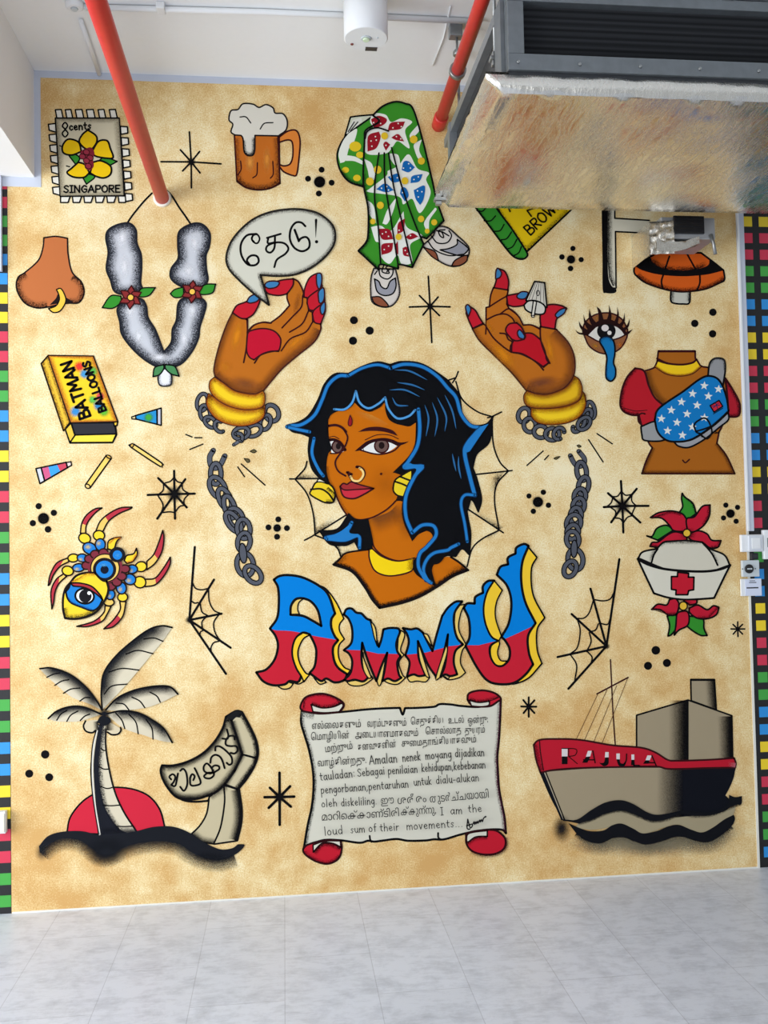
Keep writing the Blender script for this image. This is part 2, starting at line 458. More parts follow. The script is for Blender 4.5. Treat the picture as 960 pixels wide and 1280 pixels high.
# ================================================================ lettering by brush
# strokes on a unit grid: x to the right, y up, baseline 0, small letters 1.0 high, capitals 1.6
GLY = {
 'A': (1.1, "/0,0 .55,1.6 1.1,0|/.2,.55 .9,.55"), 'B': (1.0, "/.1,0 .1,1.6|.1,1.6! .75,1.45 .75,.95 .1,.85!|.1,.85! .95,.7 .9,.1 .1,0!"), 'C': (1.0, ".95,1.35 .5,1.6 .08,.8 .5,0 .95,.25"),
 'D': (1.0, "/.1,0 .1,1.6|.1,1.6! .9,1.3 .9,.3 .1,0!"), 'E': (.9, "/.85,1.6 .1,1.6 .1,0 .88,0|/.1,.85 .7,.85"), 'G': (1.1, "1,1.3 .55,1.6 .08,.8 .5,0 1,.3 1,.75! .6,.75!"),
 'I': (.6, "/.3,0 .3,1.6|/.02,1.6 .58,1.6|/.02,0 .58,0"), 'J': (.9, "/.75,1.6 .75,.9|.75,.9 .7,.1 .3,0 .05,.35"), 'L': (.85, "/.1,1.6 .1,0 .8,0"), 'M': (1.4, "/.05,0 .2,1.6 .7,.5 1.2,1.6 1.35,0"),
 'N': (1.1, "/.08,0 .08,1.6 1,0 1,1.6"), 'O': (1.1, ".55,1.6 .1,1.2 .1,.4 .55,0 1,.4 1,1.2 .55,1.6"), 'P': (1.0, "/.1,0 .1,1.6|.1,1.6! .9,1.5 .85,.8 .1,.75!"), 'R': (1.0, "/.1,0 .1,1.6|.1,1.6! .88,1.5 .8,.9 .1,.8!|/.35,.8 .95,0"),
 'S': (.95, ".88,1.35 .5,1.6 .1,1.25 .45,.85 .88,.45 .5,0 .05,.25"), 'T': (1.1, "/.55,0 .55,1.6|/0,1.6 1.1,1.6"), 'U': (1.1, ".08,1.6 .1,.4 .5,0 .95,.4 1,1.6"), 'W': (1.4, "/.05,1.6 .35,0 .7,1.2 1.05,0 1.35,1.6"), '8': (.9, ".5,.85 .1,1.2 .45,1.6 .8,1.25 .45,.8 .08,.4 .45,0 .85,.4 .45,.85"),
 'a': (.85, ".72,.8 .4,1 .08,.5 .35,0 .7,.4|.74,1 .72,.3 .88,0"), 'b': (.8, "/.1,1.7 .1,0|.1,.7 .5,1 .75,.5 .45,0 .1,.2"), 'c': (.7, ".68,.8 .38,1 .08,.5 .38,0 .7,.2"), 'd': (.85, ".7,.75 .4,1 .08,.5 .38,0 .7,.35|/.74,1.75 .74,0"), 'e': (.8, ".1,.5 .7,.6 .42,1 .1,.55 .38,0 .74,.18"), 'f': (.6, ".62,1.6 .35,1.6 .3,1.1 .3,0|/.05,.95 .6,.95"),
 'g': (.85, ".7,.8 .38,1 .08,.5 .38,.05 .7,.4|.72,1 .72,-.3 .4,-.7 .1,-.5"), 'h': (.8, "/.1,1.75 .1,0|.1,.6 .45,1 .7,.7 .72,0"), 'i': (.3, "/.15,1 .15,0|/.15,1.4 .16,1.5"), 'j': (.4, ".25,1 .25,-.4 .0,-.65|/.25,1.4 .26,1.5"), 'k': (.75, "/.1,1.75 .1,0|/.65,1 .12,.45 .7,0"), 'l': (.3, "/.15,1.75 .15,0"),
 'm': (1.2, "/.1,1 .1,0|.1,.6 .38,1 .58,.75 .6,0|.6,.6 .9,1 1.08,.75 1.1,0"), 'n': (.8, "/.1,1 .1,0|.1,.6 .45,1 .7,.7 .72,0"), 'o': (.8, ".4,1 .08,.6 .2,.08 .6,.1 .72,.6 .4,1"), 'p': (.8, "/.1,1 .1,-.75|.1,.7 .5,1 .75,.5 .45,0 .1,.2"), 'r': (.6, "/.1,1 .1,0|.1,.6 .35,.95 .58,.9"), 's': (.65, ".58,.85 .32,1 .1,.75 .5,.35 .32,0 .05,.15"), 't': (.65, ".3,1.5 .3,.2 .55,.05|/.05,1 .6,1"), 'u': (.8, ".1,1 .12,.3 .4,0 .68,.4|.7,1 .7,.2 .82,0"), 'v': (.7, "/.05,1 .35,0 .65,1"), 'y': (.8, ".1,1 .2,.4 .45,.35 .68,.6|.7,1 .65,-.3 .35,-.7 .1,-.5"),
 '.': (.35, "/.15,.02 .17,.05"), ',': (.35, "/.2,.1 .08,-.25"), ':': (.4, "/.2,.15 .21,.2|/.2,.95 .21,1"), '-': (.6, "/.05,.55 .55,.55"), ' ': (.6, ""),
}
def lettering(m, text, x1, y1, x2, y2, h, w, col=INK, gap=.22, X=None):
    """text along the baseline from (x1,y1) to (x2,y2); h is the height of a small letter, in crop units; w brush width"""
    X = X or m.X
    x1, y1, x2, y2, h = X[0]+x1/X[2], X[1]+y1/X[2], X[0]+x2/X[2], X[1]+y2/X[2], h/X[2]
    tot = sum(GLY[c][0]+gap for c in text)-gap; L = math.dist((x1, y1), (x2, y2)); sx = L/tot
    ux, uy = (x2-x1)/L, (y2-y1)/L; vx, vy = uy, -ux
    pen = 0
    for c in text:
        gw, st = GLY[c]
        for q in st.split('|'):
            if not q: continue
            pts = [(x1+(pen+a)*sx*ux+b*h*vx, y1+(pen+a)*sx*uy+b*h*vy, k) for a, b, k in parse(q, (0, 0, 1))]
            m._stroke(runs(pts, False), w, col)
        pen += gw+gap
_tx = {}
def typeset(m, text, x1, y1, x2, y2, size, col=INK, X=None):
    """letters of another script from the built-in font, laid along a baseline; size = font size in crop units"""
    X = X or m.X
    c = bpy.data.curves.new('txt', 'FONT'); c.body = text; c.resolution_u = 2; o = bpy.data.objects.new('txt', c); COL.objects.link(o)
    me = o.evaluated_get(bpy.context.evaluated_depsgraph_get()).to_mesh()
    vs = [(v.co.x, v.co.y) for v in me.vertices]; fs = [list(p.vertices) for p in me.polygons]
    bpy.data.objects.remove(o); bpy.data.curves.remove(c)
    a, b = min(v[0] for v in vs), max(v[0] for v in vs)
    x1, y1, x2, y2, size = X[0]+x1/X[2], X[1]+y1/X[2], X[0]+x2/X[2], X[1]+y2/X[2], size/X[2]
    L = math.dist((x1, y1), (x2, y2)); ux, uy = (x2-x1)/L, (y2-y1)/L; k = L/(b-a)
    m._add([(x1+(p[0]-a)*k*ux+p[1]*size*uy, y1+(p[0]-a)*k*uy-p[1]*size*ux) for p in vs], fs, col)

# ================================================================ the painted figures
RED, YEL, BLU, GRN, BRN, STONE, DARK = (196, 34, 50), (240, 200, 40), (0, 112, 200), (52, 138, 44), (184, 104, 42), (208, 203, 188), (20, 16, 18)
OX = (54, 16, 20)
# --- postage stamp
m = Mural('painted_stamp', 'painted cream postage stamp with a yellow five petalled orchid, top left of the mural', 'stamp', (50, 120, 6))
m.p('perforated_edge')
def tooth(a, b, c, d):
    m.f("/%s %s %s %s" % (a, b, c, d), (226, 222, 210), 1.4)
for i, (x, xx) in enumerate(((115, 160), (190, 232), (265, 315), (348, 400), (436, 480), (520, 566))):
    tooth("%d,168" % (x+12), "%d,104" % x, "%d,102" % xx, "%d,166" % (xx+14))
for i in range(6):
    x = 155+i*86; tooth("%d,750" % (x+(0 if i == 0 else 2)), "%d,800" % (x+8 if i else x), "%d,800" % (x+56), "%d,752" % (x+72 if i < 5 else x+64))
for i in range(7):
    y = 214+i*79; x = 64+i*5.2; tooth("%d,%d" % (x+56, y-6), "%d,%d" % (x, y), "%d,%d" % (x+6, y+44), "%d,%d" % (x+58, y+60))
for i in range(7):
    y = 234+i*84; x = 656+i*6; tooth("%d,%d" % (x-52, y-4), "%d,%d" % (x, y), "%d,%d" % (x+4, y+46), "%d,%d" % (x-48, y+56))
m.p('stamp_face').f("/118,170 594,170 632,750 154,754", (206, 196, 168), 1.8)
m.sh("/122,174 592,174 628,746 156,750", 10, (150, 140, 116), soft=True, a=.7)
m.p('orchid')
m.f("220,452! 262,440 300,470 272,520!", GRN, 1.4); m.f("440,490! 490,462 580,494! 520,524 470,520", GRN, 1.4); m.f("320,610! 350,664! 412,612 370,590", GRN, 1.4)
m.l("150,376 170,386 176,400", 1.2).l("200,528 224,534", 1.2)
OY = (232, 190, 20)
for q in ("360,258! 420,300 428,345 402,390 372,410! 330,390 296,345 318,295", "312,420! 290,350 215,328 172,375 178,430 240,446", "390,425! 440,345 505,340 530,400 550,465 500,470 420,455",
          "290,500! 240,545 205,578 250,610 330,614 372,580! 340,520", "400,500! 460,490 530,530 530,590 480,618 420,605 378,580!"):
    m.f(q, OY, 1.8)
m.f("340,400 385,390 410,430 400,480 405,530 378,560 340,545 332,490 302,460 310,420", (120, 32, 46), 0)
for q in ((350, 425), (320, 458), (378, 468), (350, 490), (365, 530)): m.e(q[0], q[1], 24, 20, 20, (140, 44, 60), .9)
m.p('lettering'); lettering(m, '8', 165, 312, 215, 312, 68, 1.5); lettering(m, 'cents', 222, 262, 386, 254, 34, 1.5); m.p('lettering'); lettering(m, 'SINGAPORE', 180, 728, 602, 726, 32, 1.5)
# --- stars (long thin rays round a soft black heart)
def star(name, label, X, c, rays, w=1.7, r=16, group='black ray stars'):
    m = Mural(name, label, 'star', X, group)
    m.p('rays')
    for x, y in rays: m.l("/%g,%g %g,%g" % (c[0], c[1], x, y), w)
    if r:
        m.p('heart').g(c[0], c[1], r*1.5, core=.3); m.e(c[0], c[1], r*.85, col=INK)
    return m
star('painted_star', 'thin black eight rayed star right of the stamp and left of the beer mug', (190, 110, 4), (196, 370), ((187, 220), (197, 500), (45, 369), (345, 380), (142, 310), (238, 318), (153, 415), (240, 425)))
star('painted_star', 'thin black eight rayed star below the patterned trousers, above the portrait', (400, 330, 6), (825, 318), ((812, 92), (838, 588), (670, 323), (975, 322), (745, 237), (886, 248), (772, 383), (895, 387)), 1.7, 22)
star('painted_star', 'bold black star with a dark round heart left of the scroll', (310, 940, 11.64), (460, 655), ((458, 300), (461, 1060), (240, 657), (672, 648), (318, 520), (612, 498), (300, 812), (622, 794)), 2.6, 66)
star('painted_star', 'small black asterisk star above the bow of the painted ship', (640, 850, 6), (124, 200), ((125, 130), (125, 276), (68, 198), (182, 200), (84, 150), (168, 152), (86, 248), (168, 248)), 1.9, 12)
star('painted_star', 'smallest black asterisk star, right of the nurse cap near the wall edge', (780, 600, 5.12), (727, 954), ((727, 908), (729, 1002), (684, 953), (772, 953), (697, 924), (758, 924), (698, 986), (758, 986)), 1.5, 0)
# --- clusters of dots
def dots(label, X, L):
    m = Mural('painted_dot_cluster', label, 'dots', X, 'black dot clusters')
    for i, (x, y, r) in enumerate(L):
        m.p('dot').e(x, y, r, r, 0, INK)
        if i == 0 and len(L) == 5: m.g(x, y, r*1.35, a=.55, core=.55)
dots('five black dots in a cross between the beer mug and the patterned trousers', (190, 110, 4), ((838, 470, 28), (848, 409, 15), (780, 454, 15), (898, 474, 15), (834, 528, 15)))
dots('three black dots under the left shoe of the patterned trousers', (400, 330, 6), ((254, 422, 30), (372, 500, 31), (247, 576, 31)))
dots('five black dots right of the painted green and yellow book', (580, 250, 3), ((401, 223, 15.5), (408, 182, 10), (367, 214, 10.5), (439, 224, 10), (399, 257, 10.5)))
dots('three black dots above the shoulder with the bag, below the orange mushroom', (580, 250, 3), ((933, 421, 14), (865, 463, 14), (932, 502, 14)))
dots('five black dots between the flowing hair and the right hanging chain', (650, 540, 6.4), ((143, 560, 41), (71, 512, 21), (186, 482, 22), (227, 586, 22), (106, 634, 22)))
dots('five black dots right of the left hanging chain', (240, 540, 6.4), ((681, 768, 30), (690, 699, 24), (611, 763, 24), (759, 769, 24), (680, 838, 24)))
dots('five black dots above the painted spider at the left edge of the mural', (40, 610, 4.8), ((69, 183, 33), (40, 109, 19), (131, 149, 19), (5, 211, 19), (96, 248, 20)))
dots('five black dots right of the red flower above the nurse cap', (780, 600, 5.12), ((681, 215, 27), (651, 161, 17), (726, 175, 17), (636, 243, 17), (717, 264, 17)))
dots('three black dots below the nurse cap and above the ship', (780, 600, 5.12), ((203, 1090, 28), (153, 1189, 26), (274, 1171, 26)))
dots('three black dots left of the palm tree trunk', (40, 770, 4), ((66, 692, 21), (86, 806, 20), (-14, 788, 20)))
# --- beer mug
m = Mural('painted_beer_mug', 'painted amber beer mug with white foam running over its rim', 'beer mug', (190, 110, 4))
m.p('handle').f("636,246! 680,216 722,214 740,260 736,340 724,430 705,438 660,420 638,394!", (214, 126, 52), 1.6, OX, holes=("636,272! 680,260 702,275 704,340 690,380 660,390 638,384!",))
m.p('glass').f("412,232! 425,468! 470,498 530,510 590,502 640,478! 630,240!", (190, 104, 34), 1.7, OX)
m.sh("425,466! 470,498 530,510 590,502 640,476!", 8, (60, 26, 12), side=-1, a=.85)
m.sh("/630,250 638,470", 7, (90, 40, 14), side=1, a=.6); m.sh("/414,250 426,460", 7, (120, 56, 18), side=-1, a=.6)
m.g(490, 370, 30, 60, (232, 156, 70), 0, .8); m.g(575, 360, 26, 75, (226, 146, 60), 0, .8)
m.l("443,366 446,405 430,436", 1.2, OX).l("527,374 524,432 504,450", 1.2, OX).l("604,368 606,430 592,452", 1.2, OX)
m.p('foam').f("415,236! 395,220 404,182 385,160 395,115 430,108 455,80 505,82 535,98 570,84 605,100 616,126 655,130 676,165 670,210 632,240! 515,238! 512,322 490,340 462,322 455,255 445,238!", (214, 209, 196), 1.5, (30, 24, 24))
m.sh("455,262 462,320 490,336 510,320 512,250", 4, side=-1, a=.9)
m.l("440,146 470,146 494,176", 1.2).l("541,206 562,178 605,174", 1.2)
# --- patterned trousers with two shoes
T = (410, 120, 4.57)
m = Mural('painted_batik_cloth', 'painted green floral batik wrap legs striding in two grey trainers, top centre of the mural', 'cloth', T)
def trainer(mm, body, toe, grey, extra, sole=None):
    mm.f(body, (208, 200, 190), 1.6)
    mm.sh(body, 3, (120, 108, 104), a=.5, soft=True)
    mm.f(toe, (134, 76, 52), 1.3); mm.f(grey, (146, 146, 154), 1.4)
    if sole: mm.f(sole, (134, 76, 52), 1.2)
    for q in extra.split('|'): mm.l(q, 1.3)
m.p('shoe')
trainer(m, "262,985! 246,1040 244,1120 256,1180 320,1206 375,1190 408,1130 400,1050 385,990!", "250,1148! 300,1150 345,1200 300,1202 262,1180", "265,1045! 290,1060 305,1090 335,1100 355,1060 385,1040! 388,1090 368,1130 320,1140 280,1115",
        "266,1020 280,1000|290,990 300,1030 340,1046 368,1020 372,975|318,968 310,1005 350,1012 330,980 345,972|335,1005 352,990", None)
m.p('shoe')
trainer(m, "540,855! 600,800 620,750 680,752 740,800 800,860 802,910 770,955 720,974 660,958 600,915", "705,972! 725,940 770,915 798,910! 790,945 750,970", "640,880! 690,872 735,850 738,820! 790,860 800,880 760,912 700,900",
        "570,830 610,880 690,912 770,905|590,800 625,840 680,838 705,800 690,770|620,770 650,780 660,810 640,800 632,770 668,765|650,775 690,800", "545,865! 610,890 632,944! 590,915")
m.p('cloth')
GB = (58, 140, 40)
m.f("128,122! 170,116 262,108! 300,150 235,200 120,215 92,245!", (196, 200, 178), 1.6)
m.f("140,140! 190,128 180,180 110,220! 105,215", (214, 214, 204), 0); m.l("/115,205 150,150|/128,200 170,150", 1.2, (60, 60, 56)); m.e(192, 180, 20, 24, 0, (196, 186, 70))
m.f("265,110! 120,215 70,280 52,350 72,430 120,490 200,520! 230,300", GB, 1.8)
m.f("118,215! 165,190 150,260 120,300 100,370 70,385! 60,330 85,260", (226, 228, 216)); m.f("110,340! 160,350 205,380 205,396 150,374 100,372!", (226, 228, 216))
for q in ((155, 290, 34), (182, 338, 22), (100, 424, 20), (165, 470, 22)): m.e(q[0], q[1], q[2], q[2]*.85, 0, (222, 190, 40))
m.sh("72,430 120,490 200,518!", 5, side=-1, a=.9)
MAIN = "208,250! 200,450 205,530 228,650 228,790 215,840 172,888! 290,998! 300,965 400,990! 405,965 480,982! 545,850! 530,810 562,818! 660,716! 620,600 590,470 540,260 485,80 440,48 380,38 310,64 255,115! 290,150 215,200"
m.f(MAIN, GB, 0)
WH = (228, 229, 220)
# white flowers and scrolls
m.f("245,120! 270,100 330,110 360,150 420,130 480,150 440,200 465,300 400,260 370,290 330,330 220,330 205,240 225,190 260,190 240,150", WH)
m.f("340,430! 400,400 460,335 510,415 575,440 560,480 585,560 525,670 480,590 430,620 400,575 230,550 240,530 330,460", WH)
m.f("245,750! 300,742 360,770 430,660! 450,750 540,800 470,850 480,950 420,960 395,910 350,960 300,915 290,840 270,830", WH)
m.f("470,250! 468,220 515,165! 520,200 495,230", WH); m.f("500,330! 490,280 535,250! 520,310 540,360 515,360", WH); m.f("560,770! 550,720 610,640! 620,650 580,710 575,770", WH)
m.f("215,590! 260,630 275,730! 250,700 225,650", WH); m.f("310,730! 340,650 390,580! 375,650 340,730", WH); m.f("205,360! 250,390 270,470 240,480 225,420", WH); m.f("355,330! 400,340 410,400 380,395 350,350", WH)
RW = (150, 24, 38)
for q in ("245,135! 290,115 335,135 320,165 262,190!", "340,200! 360,155 440,148! 415,190", "225,320! 230,230 290,205! 300,240 275,300", "330,315! 315,280 330,262 355,280!", "360,240! 400,220 435,262! 390,255",
          "285,760! 350,765 372,820! 310,820", "395,790! 400,730 440,700! 430,770", "440,808! 480,785 515,805! 470,822", "305,910! 308,850 372,840! 360,890", "384,900! 380,860 398,830! 400,905", "425,870! 450,865 462,920! 430,910"): m.f(q, RW)
for q in ("420,425! 430,380 458,375 495,410! 460,438", "340,465! 400,445 412,490! 370,495", "470,500! 480,460 540,448! 520,490", "275,535! 325,502 375,540! 330,552", "410,560! 420,525 445,530 460,570 438,605!", "488,540! 550,515 545,590 525,625! 500,590"): m.f(q, (22, 100, 170))
for x, y in ((260, 155), (290, 135), (300, 160), (370, 185), (400, 160), (418, 178), (245, 260), (270, 235), (250, 290), (275, 255), (330, 285), (390, 235), (415, 248), (430, 415), (460, 390), (470, 415), (360, 465), (395, 470), (490, 480), (515, 465), (305, 530), (335, 520), (345, 540), (425, 555), (440, 580), (510, 545), (535, 550), (515, 580), (330, 780), (310, 790), (345, 805), (405, 770), (425, 735), (470, 800), (320, 880), (345, 860), (440, 885), (452, 905)): m.e(x, y, 4.2, col=WH)
for x, y, r in ((322, 232, 20), (438, 488, 20), (402, 808, 18), (488, 252, 22), (532, 375, 20), (298, 628, 20), (238, 492, 22), (282, 425, 22), (530, 706, 18), (605, 725, 17), (255, 720, 16), (565, 775, 14)): m.e(x, y, r, r*1.05, 0, (220, 184, 44))
m.sh("200,450 205,530 228,650 228,790 215,840 172,888! 290,998!", 4, side=-1, a=.8)
m.sh("545,850! 530,810 562,818! 660,716!", 4, side=-1, a=.7)
m.f(MAIN, None, 1.8)
m.l("210,250 225,205 280,186 345,205", 1.6).l("/290,330 268,480", 1.5).l("268,480 266,600 285,740 300,965", 1.6).l("320,330 325,500 360,720 402,985", 1.6).l("345,330 370,500 420,720 482,980", 1.6).l("362,300 420,520 490,720 545,850", 1.6)
# --- nose
m = Mural('painted_nose', 'painted brown nose with a small gold ring, at the left edge of the mural', 'nose', (10, 260, 3.4286))
m.p('nose').f("154,128! 205,122 255,130! 258,200 275,275 315,318 326,365 305,405 262,408! 225,412 170,425 120,428 70,405 38,350 42,300 75,275 130,225 150,170", (186, 108, 62), 1.5, (30, 20, 20))
m.sh("75,278 42,300 38,350 70,405 120,428 170,425", 9, side=-1, a=.75); m.sh("280,290 315,318 326,365 305,405 262,408", 8, side=1, a=.75)
m.f("178,416! 205,388 215,370 235,395 250,385 280,404! 230,408", (28, 18, 18))
m.p('ring').f("208,350! 225,345 240,365 248,400 225,440 195,448 174,432! 205,420 220,395 218,372", (236, 190, 70), 1.3)
# --- flower garland
m = Mural('painted_garland', 'painted grey jasmine garland hanging in a V with two red flowers', 'garland', (10, 260, 3.4286))
m.p('string').l("617,-63 580,-25 535,30 512,64", 1.8).l("672,-80 700,-55 735,0 760,35 782,68", 1.8)
GA = (196, 198, 204)
def puff(q):
    m.f(q, GA, 1.8, (28, 28, 34)); m.sh(q, 15, (118, 122, 134), a=.8, soft=True); m.sh(q, 12, (30, 32, 40), a=1, pw=1.5)
m.p('blossom_strand')
puff("470,72 520,66 548,95 552,150 570,200 572,260 568,320 575,350 540,365 490,370 455,355 440,310 422,260 430,190 420,130 430,95")
puff("790,68 835,72 865,110 862,165 848,205 850,260 856,310 830,345 780,345 730,330 698,300 700,260 730,215 728,160 735,100")
puff("515,395 570,390 592,420 600,470 630,520 650,570 668,618! 700,575 705,520 722,480 730,410 760,385 820,385 848,410 838,460 822,510 815,560 785,620 735,672 660,685 600,660 540,610 490,545 480,490 470,430")
for q in ((490, 130, 26, 50), (500, 250, 24, 60), (800, 150, 22, 50), (775, 270, 34, 36), (525, 440, 26, 36), (560, 550, 22, 40), (650, 640, 50, 22), (790, 440, 22, 40), (755, 560, 22, 50)): m.g(*q, (232, 232, 236), 0, .8)
m.sh("/490,180 530,150", 10, (40, 42, 52), side=1, a=.6, fade=.3); m.sh("/505,490 560,470", 10, (40, 42, 52), side=1, a=.5, fade=.3)
def bloom(cx, cy, k=1):
    m.p('flower')
    pet = (132, 44, 44)
    for a in range(0, 360, 60):
        c, s_ = math.cos(R(a-90)), math.sin(R(a-90))
        P = lambda u, v: "%g,%g" % (cx+u*c-v*s_, cy+u*s_+v*c)
        m.f("%s %s %s! %s" % (P(6, 0), P(20, -16), P(52*k, 4), P(22, 16)), pet, 1.2, (50, 14, 16))
    m.e(cx, cy, 14, 14, 0, (238, 190, 80), 1.2, (50, 14, 16))
m.p('leaf').f("484,378! 440,378 404,428! 450,430 484,404", GRN, 1.3); m.p('leaf').f("556,372! 575,345 632,342! 605,375 570,382", GRN, 1.3); m.p('leaf').f("752,340! 715,350 696,368! 715,384 750,378", GRN, 1.3); m.p('leaf').f("820,345! 850,328 890,327! 875,365 825,370", GRN, 1.3)
bloom(526, 384); bloom(790, 360, .95)
m.p('pendant').f("648,690! 644,735 655,762 695,760 702,735 698,690!", (226, 226, 230), 1.6); m.sh("648,690! 644,735 655,762 695,760 702,735 698,690!", 4, (90, 92, 100), side=-1, a=.6)
m.p("leaf").f("668,672! 630,685 622,724! 650,715 668,690", (70, 130, 80), 1.4); m.p("leaf").f("674,672! 715,680 734,722! 700,712 676,690", (70, 130, 80), 1.4)
# --- balloon matchbox
Xb = (40, 430, 4.8)
m = Mural('painted_matchbox', 'painted yellow sliding box lettered for balloons, half open, left of the mural', 'box', Xb)
m.p('tray').f("/200,510 236,472 498,470 508,544 484,592 228,594", (226, 190, 60), 1.6)
m.f("/236,474 494,472 506,540 258,546", (46, 46, 52), 1.5); m.f("/228,592 260,546 506,540 484,590", (240, 212, 70), 1.5); m.f("/200,512 234,474 258,548 228,592", (222, 186, 66), 1.5)
m.p('sleeve').f("/56,118 98,70 230,470 190,520", (236, 190, 60), 1.7); m.sh("/60,118 98,74 226,468 190,516", 5, (120, 80, 30), a=.7)
m.f("/98,70 368,74 514,466 232,472", (244, 200, 44), 1.7); m.sh("/100,72 366,76 510,464 234,470", 8, (190, 110, 40), a=.8, soft=True)
m.f("/490,470 514,466 510,490 494,492", (236, 190, 60), 1.4)
for x, y, r, c in ((285, 135, 38, (226, 60, 50)), (315, 180, 36, (60, 150, 210)), (365, 165, 34, (90, 190, 80)), (410, 315, 34, (220, 60, 90)), (365, 335, 32, (90, 190, 80)), (262, 405, 40, (50, 140, 210)), (400, 370, 38, (40, 130, 190)), (432, 405, 40, (100, 190, 60))): m.g(x, y, r, r, c, 0, .9, core=.35)
m.p('lettering'); lettering(m, 'BATMAN', 352, 434, 236, 100, 42, 2.6); m.p('lettering'); lettering(m, 'BALLOONS', 446, 400, 344, 100, 28, 2.2)
# --- tubes and straws
m = Mural('painted_tube', 'small painted paint tube with blue and green bands, right of the balloon box', 'tube', Xb, 'small painted tubes')
m.p('tube').f("/620,430 775,385 775,488 622,450", (40, 140, 200), 1.5)
m.g(700, 440, 34, 32, (70, 160, 60), 0, .95, core=.4); m.l("/748,396 750,478", 1.2); m.f("/752,392 775,386 775,488 752,482", (190, 190, 200), 1.3); m.f("/598,438 622,430 624,452 600,450", (206, 190, 140), 1.3)
m = Mural('painted_tube', 'small painted paint tube with red and blue bands, below the balloon box', 'tube', Xb, 'small painted tubes')
m.p('tube').f("/24,748 205,710 214,742 48,838", (60, 150, 220), 1.5)
m.f("/58,742 98,734 114,802 78,822", (200, 90, 130)); m.f("/150,722 206,711 213,742 172,768", (196, 70, 90)); m.l("/56,742 78,822", 1.2); m.f("/24,748 54,742 76,824 48,838", (200, 200, 206), 1.3); m.f("/205,712 234,706 238,728 212,742", (214, 196, 190), 1.3)
m.l("/24,748 205,710 214,742 48,838 24,748", 1.5)
m = Mural('painted_straw', 'short yellow painted straw right of the balloon box', 'straw', Xb, 'yellow painted straws')
m.p('straw').f("600,600! 612,602 778,714 780,728! 768,734 592,618 590,604!", (236, 200, 110), 1.5); m.e(600, 609, 10, 12, 40, (200, 160, 80), 1.2)
m = Mural('painted_straw', 'short yellow painted straw lying under the balloon box', 'straw', Xb, 'yellow painted straws')
m.p('straw').f("/320,846 446,668 476,686 348,864", (240, 200, 100), 1.5); m.e(334, 854, 16, 12, 30, (226, 190, 120), 1.3); m.sh("/446,668 476,686", 5, side=1, a=.8); m.e(461, 677, 16, 8, 30, (214, 170, 80), 1.2)
# --- speech bubble
m = Mural('painted_speech_bubble', 'painted white speech bubble with black Tamil writing above the left hand', 'speech bubble', (240, 250, 4.8), base=70)
m.p('bubble'); BUB = "410,452! 520,458 620,448 720,405 810,330 856,250 846,160 770,90 680,62 580,58 460,78 350,130 250,230 208,330 220,410 290,490 380,570 462,632! 445,570"
m.f(BUB, (206, 204, 188), 2.0); m.sh(BUB, 5, (60, 56, 50), a=.85)
m.p('lettering')
m.l("372,252 360,238 368,215 392,210 406,235 392,262 370,255 358,232 375,206 392,208", 1.7).l("385,206 330,215 295,265 296,330 330,385 375,394 400,372 390,340 355,336 330,362 345,390", 2.1)
m.l("450,230 532,206|458,228 456,262 500,256", 2.0).l("498,222 494,290 470,318 446,306 452,278 500,258 552,262 578,292 560,325 510,360 494,405", 2.0)
m.l("680,160 655,138 620,140 592,180 588,240 615,290 660,310 700,290 704,250 685,225 655,232 640,250", 2.1).l("616,182 640,246", 3.0)
m.l("744,122 742,228", 2.4, taper='end'); m.e(747, 253, 10, 10, 0, INK)
# ================================================================ hands, chains, portrait
SKIN, SKD, HEN, NAIL, GOLD = (184, 104, 28), (110, 54, 24), (190, 28, 44), (58, 120, 170), (240, 200, 36)
# --- left hand
X = (240, 330, 4.8)
m = Mural('painted_hand', 'painted brown left hand with red henna fingertips and blue nails, rising from gold bangles', 'hand', X, base=0)
m.p('shackle_chain')
m.link(62, 830, 32, 52, 12, 3.0); m.link(78, 895, 30, 48, -10, 3.0); m.link(110, 950, 26, 40, -50, 3.0); m.link(165, 975, 26, 36, -35, 3.0, a0=90, a1=330)
m.link(478, 895, 40, 50, -25, 4.0); m.link(440, 950, 30, 46, 20, 3.6); m.link(370, 1000, 32, 48, 65, 3.4); m.link(295, 1015, 34, 48, 75, 3.4); m.link(265, 1050, 30, 40, 60, 3.2, a0=200, a1=330); m.l("250,1085 285,1062", 4.6).l("252,1083 285,1062", 3.0, (96, 99, 108))
m.p('hand')
HB = "138,672! 132,630 150,540 180,440 215,350 243,295! 330,335! 334,410! 370,370 420,352 470,355! 530,310 585,250! 570,200 580,150 605,88! 640,110 668,170 664,195! 690,205! 700,280! 722,290! 724,345! 772,362! 770,400 730,470 620,560 530,640 425,765! 370,785 260,765 185,715"
m.f(HB, SKIN, 1.6, OX)
m.sh("138,672! 185,715 260,765 370,785 425,765! 530,640 620,560 730,470 770,400", 12, (98, 50, 28), side=-1, a=.75, soft=True)
m.sh("138,672 132,630 150,540 180,440 215,350 243,295", 9, (104, 56, 26), side=1, a=.7, soft=True)
m.g(270, 430, 40, 120, (228, 140, 30), 12, .8); m.g(200, 620, 50, 50, (214, 130, 30), 0, .5); m.g(620, 470, 36, 110, (222, 134, 30), 48, .7); m.g(320, 720, 130, 50, (130, 74, 42), 12, .6)
m.g(630, 240, 24, 90, (150, 84, 30), 12, .5)
m.p('henna').f("330,440! 345,405 420,388 490,402 530,445 530,490 522,520! 460,530 410,548 372,576! 345,560 328,520", (188, 20, 46), 1.5, OX)
